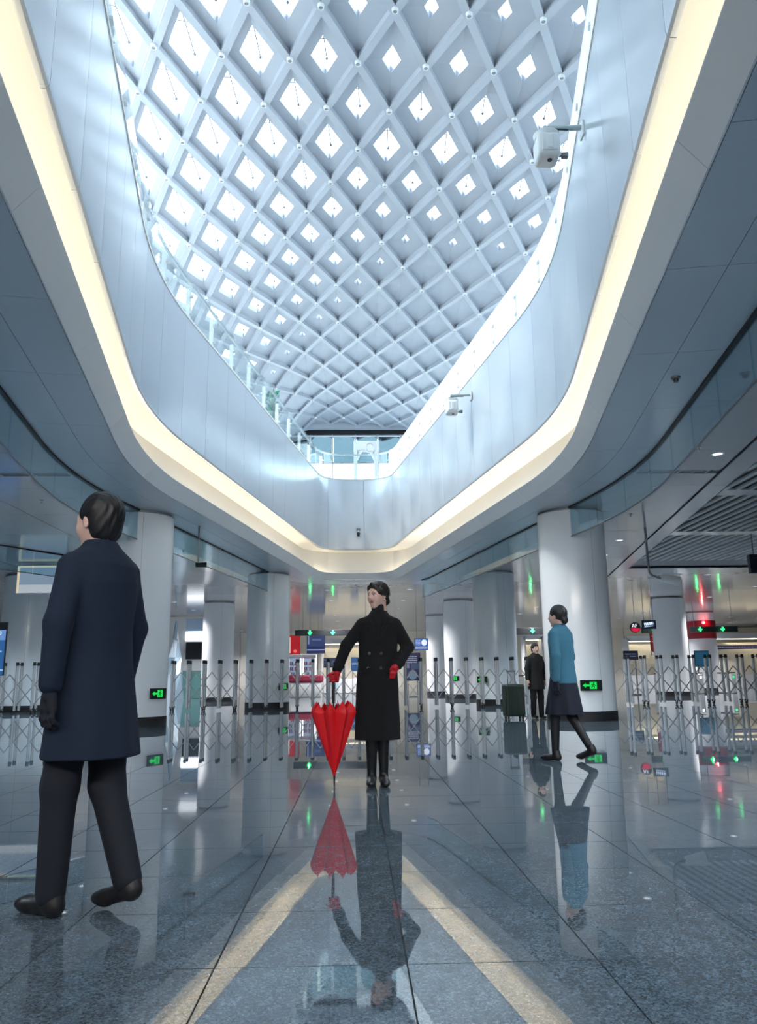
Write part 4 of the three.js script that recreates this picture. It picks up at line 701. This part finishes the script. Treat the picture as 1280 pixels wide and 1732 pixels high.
// ------------------------------------------------------------------ passers-by
function walker({ x, d, turn, scale = 1, label, top, bottom, hairCol, stride = 1, hem = 0.78, bunHair = false, skirt = false, arms = 1, headTurn = 0, gloves = false }) {
  const t = thing('person', label, 'person', [x, 0, d], turn); t.scale.setScalar(scale);
  const topM = std({ color: top, roughness: 0.85, bumpMap: clothTex, bumpScale: 0.0006 }), botM = std({ color: bottom, roughness: 0.8 }), shoeM = std({ color: lin(0.015, 0.015, 0.018), roughness: 0.4 });
  const k = stride, hipR = [0.085, 0.90, 0], hipL = [-0.085, 0.90, 0], knR = [0.088, 0.49, 0.13 * k], anR = [0.088, 0.085, 0.16 * k], knL = [-0.088, 0.48, -0.05 * k], anL = [-0.088, 0.085 + 0.10 * k, -0.40 * k];
  const sR = [0.145, 1.38, 0], sL = [-0.145, 1.38, 0], eR = [0.235, 1.14, -0.12 * k * arms], eL = [-0.235, 1.14, 0.05 * k * arms], wR = [0.245, 0.90, -0.10 * k * arms], wL = [-0.245, 0.91, 0.20 * k * arms];
  const legs = [...S.chain([hipR, knR, anR], [0.085, 0.058, 0.040]), ...S.chain([hipL, knL, anL], [0.085, 0.058, 0.040])];
  const body = S.join([S.robe([[0.84, 0, 0, 0.155, 0.11], [1.08, 0, 0, 0.14, 0.10], [1.32, 0, 0, 0.165, 0.11], [1.43, 0, 0, 0.13, 0.08], [1.50, 0, 0, 0.06, 0.055]]), ...legs, ...S.chain([sR, eR, wR], [0.05, 0.042, 0.03]), ...S.chain([sL, eL, wL], [0.05, 0.042, 0.03]), S.cap([0, 1.42, -0.01], [0, 1.56, 0.01], 0.052, 0.05)], 0.03);
  const hc = [0, 1.60, 0.03], hd = spin(headField(), hc, headTurn);
  const gh = sdfMesh(hd, [-0.15, 1.42, -0.12], [0.15, 1.75, 0.18], 72, (a, b, c) => { let r; spin((p, q, s) => { r = headColour(p, q, s); return 0; }, hc, headTurn)(a, b, c); return r; });
  const hands = [[wR, 1], [wL, -1]].map(([w, s]) => sdfMesh(handField([w[0], w[1] - 0.02, w[2]], s), [w[0] - 0.08, w[1] - 0.22, w[2] - 0.09], [w[0] + 0.08, w[1] + 0.06, w[2] + 0.10], 60, skinCol));
  mesh('body', mergeBody([sdfMesh(body, [-0.36, 0.0, -0.56], [0.36, 1.64, 0.40], 88, (a, b) => (b < 1.2 ? [0.012, 0.013, 0.018] : SKIN)), gh, ...(gloves ? [] : hands)]), bodySkin, t);
  if (gloves) for (const g of hands) { g.deleteAttribute('color'); mesh('glove', g, botM, t); }
  mesh('hair', sdfMesh(spin(hairField(bunHair, true), hc, headTurn), [-0.17, 1.44, -0.14], [0.17, 1.78, 0.17], 64), std({ color: hairCol, roughness: 0.5 }), t);
  const robe = S.robe([[hem, 0, -0.01, hem < 0.7 ? 0.21 : 0.185, hem < 0.7 ? 0.185 : 0.135], [1.0, 0, 0, 0.178, 0.128], [1.12, 0, 0, 0.170, 0.122], [1.32, 0, 0, 0.190, 0.125], [1.40, 0, 0, 0.188, 0.110], [1.44, 0, 0, 0.155, 0.095], [1.475, 0, 0, 0.10, 0.078], [1.51, 0, 0.004, 0.068, 0.064]], 0.025, 1.0);
  mesh(hem < 0.7 ? 'coat' : 'jacket', sdfMesh(S.join([robe, ...S.chain([sR, eR, wR], [0.060, 0.055, 0.045]), ...S.chain([sL, eL, wL], [0.060, 0.055, 0.045])], 0.022), [-0.36, hem - 0.06, -0.34], [0.36, 1.56, 0.40], 104), topM, t);
  if (skirt) mesh('skirt', sdfMesh(S.robe([[0.50, 0, 0, 0.23, 0.20], [0.75, 0, 0, 0.20, 0.16], [0.98, 0, 0, 0.165, 0.12]], 0.06, 0.9), [-0.32, 0.44, -0.32], [0.32, 1.05, 0.32], 72), botM, t);
  else mesh('trousers', sdfMesh(S.join([S.ell([0, 0.93, 0], [0.165, 0.13, 0.12]), ...S.chain([hipR, knR, anR], [0.098, 0.072, 0.058]), ...S.chain([hipL, knL, anL], [0.098, 0.072, 0.058])], 0.03), [-0.30, 0.0, -0.56], [0.30, 1.12, 0.36], 92), botM, t);
  for (const [a, lift] of [[anR, 0], [anL, 0.55 * k]]) { const c = Math.cos(lift), s = Math.sin(lift), P = (y, z) => [a[0], a[1] + y * c - z * s, a[2] + y * s * 0.3 + z * c]; const f = S.join([S.cap(P(0.0, -0.01), P(-0.045, -0.03), 0.046, 0.038), S.cap(P(-0.045, -0.02), P(-0.055, 0.12), 0.036, 0.033), S.ell(P(-0.055, 0.145), [0.040, 0.028, 0.05])], 0.025), floor = (px, py, pz) => Math.max(f(px, py, pz), 0.002 - py); mesh('shoe', sdfMesh(floor, [a[0] - 0.08, Math.min(-0.02, a[1] - 0.24), a[2] - 0.16], [a[0] + 0.08, a[1] + 0.09, a[2] + 0.24], 56), shoeM, t); }
  return t;
}
walker({ x: -1.12, d: 3.45, gloves: true, turn: -Math.PI / 2 - 0.55, scale: 1.0, label: 'walker in a dark navy coat striding past the thick column', top: lin(0.005, 0.015, 0.040), bottom: lin(0.008, 0.012, 0.022), hairCol: lin(0.008, 0.009, 0.012), hem: 0.60, stride: 0.42 });
walker({ x: 2.32, d: 9.0, gloves: true, turn: -Math.PI / 2 - 0.8, scale: 0.99, label: 'walker in a teal jacket and dark skirt in front of the exit-sign column', top: lin(0.055, 0.20, 0.30), bottom: lin(0.010, 0.014, 0.030), hairCol: lin(0.02, 0.02, 0.022), hem: 0.84, skirt: true, stride: 0.6, bunHair: true });
walker({ x: 4.10, d: 18.3, turn: 0.3, scale: 0.97, label: 'person in black standing with a dark green suitcase', top: lin(0.010, 0.011, 0.012), bottom: lin(0.008, 0.009, 0.010), hairCol: lin(0.010, 0.009, 0.009), hem: 0.66, stride: 0.12 });
{
  const t = thing('suitcase', 'dark green wheeled suitcase beside the person in black', 'suitcase', [3.52, 0, 18.1], 0.2), g = std({ color: lin(0.020, 0.035, 0.028), roughness: 0.4 });
  mesh('shell', rbox(0.46, 0.70, 0.28, 0.05, 0, 0.41, 0, 4), g, t); for (const k of [-0.15, -0.05, 0.05, 0.15]) mesh('ridge', rbox(0.02, 0.60, 0.29, 0.008, k, 0.41, 0), g, t);
  mesh('telescopic_handle', [rod(new THREE.Vector3(-0.09, 0.74, -0.08), new THREE.Vector3(-0.09, 1.04, -0.08), 0.009), rod(new THREE.Vector3(0.09, 0.74, -0.08), new THREE.Vector3(0.09, 1.04, -0.08), 0.009), rbox(0.22, 0.035, 0.035, 0.012, 0, 1.05, -0.08)], M.steelDark, t);
  for (const a of [-0.17, 0.17]) for (const b of [-0.09, 0.09]) mesh('wheel', cyl(0.03, 0.03, 0.03, a, 0.03, b, 16, 'x'), M.rubber, t);
}

// ------------------------------------------------------------------ cameras on the walls of the void
function ptz(side, D, y, label) {
  const X = OUT.xAt(0, D, side), t = thing('surveillance_camera', label, 'camera', [X - side * 0.02, y, D]);
  const dx = -side;
  mesh('wall_plate', rbox(0.03, 0.22, 0.16, 0.01, dx * 0.005, 0.1, 0), M.plasticWhite, t);
  mesh('arm', [rod(new THREE.Vector3(0, 0.14, 0), new THREE.Vector3(dx * 0.50, 0.12, 0), 0.035, 14), new THREE.SphereGeometry(0.045, 14, 10).translate(dx * 0.50, 0.115, 0), rod(new THREE.Vector3(dx * 0.50, 0.12, 0), new THREE.Vector3(dx * 0.50, 0.0, 0), 0.026, 12)], std({ color: lin(0.42, 0.50, 0.52), roughness: 0.35 }), t);
  mesh('cable', tube([new THREE.Vector3(dx * 0.2, 0.08, 0.03), new THREE.Vector3(dx * 0.42, 0.07, 0.05), new THREE.Vector3(dx * 0.60, 0.02, 0.06), new THREE.Vector3(dx * 0.58, -0.05, 0.05), new THREE.Vector3(dx * 0.50, -0.04, 0.03)], 0.010, 24, 6), M.rubber, t);
  const h = mesh('housing', [rbox(0.30, 0.34, 0.34, 0.06, dx * 0.50, -0.22, 0.02, 4), cyl(0.15, 0.17, 0.06, dx * 0.50, -0.03, 0.02, 24)], M.plasticWhite, t);
  mesh('face_relief', [rbox(0.20, 0.24, 0.03, 0.012, dx * 0.50, -0.22, 0.19, 3), rbox(0.08, 0.2, 0.03, 0.03, dx * 0.50, -0.22, 0.205, 3)], M.plasticWhite, h);
  mesh('lens', cyl(0.03, 0.03, 0.02, dx * 0.48, -0.395, 0.06, 16), M.dark, h);
  mesh('plug', [rbox(0.09, 0.07, 0.07, 0.015, dx * 0.28, -0.33, 0.06, 2), rod(new THREE.Vector3(dx * 0.28, -0.33, 0.06), new THREE.Vector3(dx * 0.50, -0.38, 0.08), 0.012, 8)], M.steelDark, t);
}
ptz(1, 9.1, 7.92, 'white dome camera on a grey arm seen against the lattice roof');
ptz(1, 18.9, 7.83, 'white dome camera with a looping black cable under the frosted balustrade');
{
  const t = thing('surveillance_camera', 'small dark camera low on the curved end wall of the void', 'camera', [0.09, 6.22, 29.33]);
  mesh('mount', rbox(0.14, 0.10, 0.10, 0.03, 0, 0.26, 0.05), M.steelDark, t); mesh('neck', rod(new THREE.Vector3(0, 0.22, 0.06), new THREE.Vector3(0, 0.12, 0.10), 0.03, 12), M.steel, t); mesh('lens_barrel', [new THREE.SphereGeometry(0.065, 16, 12).translate(0, 0.08, 0.11), cyl(0.05, 0.05, 0.1, 0, 0.02, 0.12, 16)], M.blackMetal, t);
  const b = thing('bullet_camera', 'pale bullet camera hanging from the strip beside the slatted ceiling', 'camera', [7.6, 3.2, 19.2], 0);
  mesh('drop_pole', [rod(new THREE.Vector3(-0.35, HC - 3.2, 0), new THREE.Vector3(-0.35, 0.35, 0), 0.03, 12), tube([new THREE.Vector3(-0.35, 0.37, 0), new THREE.Vector3(-0.33, 0.2, 0.02), new THREE.Vector3(-0.2, 0.1, 0.04), new THREE.Vector3(-0.08, 0.06, 0.05)], 0.028, 20, 8)], M.steelDark, b);
  const body = new THREE.CylinderGeometry(0.10, 0.11, 0.46, 20).rotateZ(Math.PI / 2 - 0.22).translate(0.16, 0.03, 0.05); mesh('barrel', body, M.plasticWhite, b);
  mesh('sun_shield', rbox(0.5, 0.02, 0.24, 0.008, 0.16, 0.15, 0.05).rotateZ(0), M.plasticWhite, b); mesh('lens', new THREE.CylinderGeometry(0.07, 0.07, 0.02, 16).rotateZ(Math.PI / 2 - 0.22).translate(0.40, -0.02, 0.05), M.dark, b);
  const s = thing('smoke_detector', 'small dark smoke detector on the grey soffit inside the glass barrier', 'smoke detector', [4.03, HC, 9.15]); s.position.set(4.0, HC, -9.15);
  mesh('base', cyl(0.055, 0.06, 0.025, 0, -0.012, 0, 20), M.steelDark, s); mesh('head', cyl(0.03, 0.035, 0.04, 0, -0.043, 0, 16), M.blackMetal, s);
  const bx = thing('hanging_sign', 'dark blue blank hanging box sign under the slatted ceiling', 'sign', [10.75, 3.50, 20.2]);
  mesh('case', rbox(0.9, 0.50, 0.16, 0.02, 0, 0.25, 0), std({ color: lin(0.012, 0.016, 0.035), roughness: 0.35 }), bx); for (const k of [-0.3, 0.3]) mesh('hanger', cyl(0.014, 0.014, HC - 4.0, k, 0.5 + (HC - 4.0) / 2, 0, 8), M.steelDark, bx);
  const c2 = thing('surveillance_camera', 'small black camera on a bracket beside the thick column behind the navy walker', 'camera', [-3.75, 3.55, 18.6]);
  mesh('bracket', [rod(new THREE.Vector3(0, HC - 3.55, 0), new THREE.Vector3(0, 0.12, 0), 0.02, 10)], M.steelDark, c2); mesh('barrel', cyl(0.06, 0.06, 0.25, 0.08, 0.06, 0, 16, 'x'), M.blackMetal, c2);
}

// ------------------------------------------------------------------ slot vents and sprinklers in the ceiling
function vent(x0, x1, d, label) {
  const t = thing('ceiling_vent', label, 'vent', [(x0 + x1) / 2, HC, d]), w = x1 - x0;
  // an open trough in the gap between the panels, with dividers across it
  mesh('trough', [box(w, 0.012, 0.22, 0, 0.078, 0), box(w, 0.075, 0.012, 0, 0.038, 0.112), box(w, 0.075, 0.012, 0, 0.038, -0.112)], M.steel, t);
  for (let k = 0; k <= 5; k++) mesh('divider', box(0.02, 0.06, 0.21, -w / 2 + 0.01 + k * (w - 0.02) / 5, 0.03, 0), M.steel, t);
  for (const z of [-0.045, 0.045]) mesh('blade', box(w - 0.02, 0.05, 0.008, 0, 0.035, z), M.steel, t);
}
vent(5.12, 6.45, 13.78, 'dark slot vent in the ceiling between the glass barrier and the slanting slot');
vent(-8.2, -5.10, 13.76, 'long dark slot vent in the ceiling over the navy walker');
for (const [x, d] of [[5.6, 12.2], [5.9, 14.9], [6.3, 17.5], [-5.9, 11.6], [-6.4, 15.8], [-6.0, 19.0], [-4.9, 22.2]]) { const t = thing('sprinkler', 'small silver sprinkler head under the metal ceiling panels', 'sprinkler', [x, HC, d], 0, 'ceiling sprinklers'); mesh('rose', cyl(0.05, 0.04, 0.012, 0, -0.002, 0, 16), M.steel, t); mesh('nozzle', [cyl(0.012, 0.012, 0.05, 0, -0.03, 0, 10), cyl(0.022, 0.022, 0.006, 0, -0.056, 0, 12)], M.steel, t); }

// ------------------------------------------------------------------ spotlights at the nodes of the roof lattice
{
  const spot0 = thing('roof_spotlight', 'small white spotlight fixed under a crossing of the roof ribs', 'spotlight', [0, 0, 0], 0, 'spotlights at the crossings of the roof ribs');
  mesh('housing', new THREE.LatheGeometry([[0, 0.02], [0.07, 0.02], [0.075, -0.02], [0.065, -0.09], [0.05, -0.095], [0.045, -0.06], [0, -0.06]].map(([a, b]) => new THREE.Vector2(a, b)), 16), M.plasticWhite, spot0);
  mesh('lens', cyl(0.045, 0.045, 0.012, 0, -0.075, 0, 14), std({ color: lin(0.25, 0.28, 0.32), roughness: 0.1 }), spot0);
  let first = true;
  for (let i = -8; i < 16; i++) for (let j = -8; j < 14; j++) {
    const p = node(i, j), D = -p.z, side = p.x / Math.max(1, D); if (D < 12.2 || D > 42 || (i - j) % 2 === 0 && false) continue;
    const q = p.clone().project(cameraForChecks()); if (Math.abs(q.x) > 1.02 || q.y > 1.03 || p.x < -6.6 || p.x > 6.8) continue;
    const s = first ? spot0 : spot0.clone(); if (!first) { s.name = numbered('roof_spotlight'); scene.add(s); } first = false;
    s.position.set(p.x, p.y - 0.13, p.z + 0.10);
  }
}
function cameraForChecks() { camera.updateMatrixWorld(true); camera.updateProjectionMatrix(); return camera; }

// ------------------------------------------------------------------ on the gallery: plant and white archway
{
  const [px, pd] = OUT.off(OUT.find(0, 24.6, -1), 0.75), t = thing('potted_plant', 'leafy green potted plant at the gallery edge by the clear balustrade', 'plant', [px, GF, pd]);
  mesh('pot', new THREE.LatheGeometry([[0, 0], [0.17, 0], [0.22, 0.42], [0.20, 0.42], [0.19, 0.36], [0, 0.36]].map(([a, b]) => new THREE.Vector2(a, b)), 24), M.plasticWhite, t);
  mesh('stem', [rod(new THREE.Vector3(0, 0.3, 0), new THREE.Vector3(0.05, 1.7, 0.02), 0.018, 8), rod(new THREE.Vector3(0.02, 0.7, 0), new THREE.Vector3(-0.12, 1.3, 0.05), 0.012, 6)], std({ color: lin(0.10, 0.07, 0.04), roughness: 0.8 }), t);
  const leaf = new THREE.Shape(); leaf.moveTo(0, 0); leaf.quadraticCurveTo(0.07, 0.10, 0, 0.26); leaf.quadraticCurveTo(-0.07, 0.10, 0, 0);
  const lg = new THREE.ExtrudeGeometry(leaf, { depth: 0.004, bevelEnabled: false, curveSegments: 5 }), p = lg.attributes.position; for (let i = 0; i < p.count; i++) p.setZ(i, p.getZ(i) + 0.9 * p.getY(i) ** 2 - 2 * p.getX(i) ** 2); lg.computeVertexNormals();
  const lm = [std({ color: lin(0.02, 0.16, 0.09), roughness: 0.5 }), std({ color: lin(0.04, 0.26, 0.13), roughness: 0.5 })];
  for (let k = 0; k < 70; k++) { const m = mesh('leaf', lg, lm[k % 2], t), h = 0.75 + rnd() * 1.15; m.position.set((rnd() - 0.5) * 0.3, h, (rnd() - 0.5) * 0.3); m.rotation.set(rnd() * 1.2 - 0.2, rnd() * 6.28, (rnd() - 0.5) * 2.2); m.scale.setScalar(0.8 + rnd() * 0.5); }
  const a = thing('display_arch', 'white archway with a round emblem standing at the gallery end', 'archway', [0.42, GF, 31.2]);
  for (const s of [-1, 1]) mesh('pillar', rbox(0.14, 2.1, 0.3, 0.03, s * 0.42, 1.05, 0), M.plasticWhite, a);
  mesh('lintel', rbox(1.0, 0.40, 0.32, 0.04, 0, 2.02, 0), M.plasticWhite, a);
  for (const s of [-1, 1]) mesh('brace', bar(new THREE.Vector3(s * 0.38, 1.45, 0.02), new THREE.Vector3(s * 0.18, 1.85, 0.02), 0.2, 0.08), M.plasticWhite, a);
  const e = mesh('emblem', cyl(0.22, 0.22, 0.06, 0.16, 1.92, 0.19, 28, 'z'), M.plasticWhite, a); mesh('emblem_ring', new THREE.TorusGeometry(0.17, 0.022, 8, 28).translate(0.16, 1.92, 0.23), M.steel, e);
}

scene.traverse((o) => { if (o.isMesh) { o.castShadow = true; o.receiveShadow = true; } });
renderer.render(scene, camera);
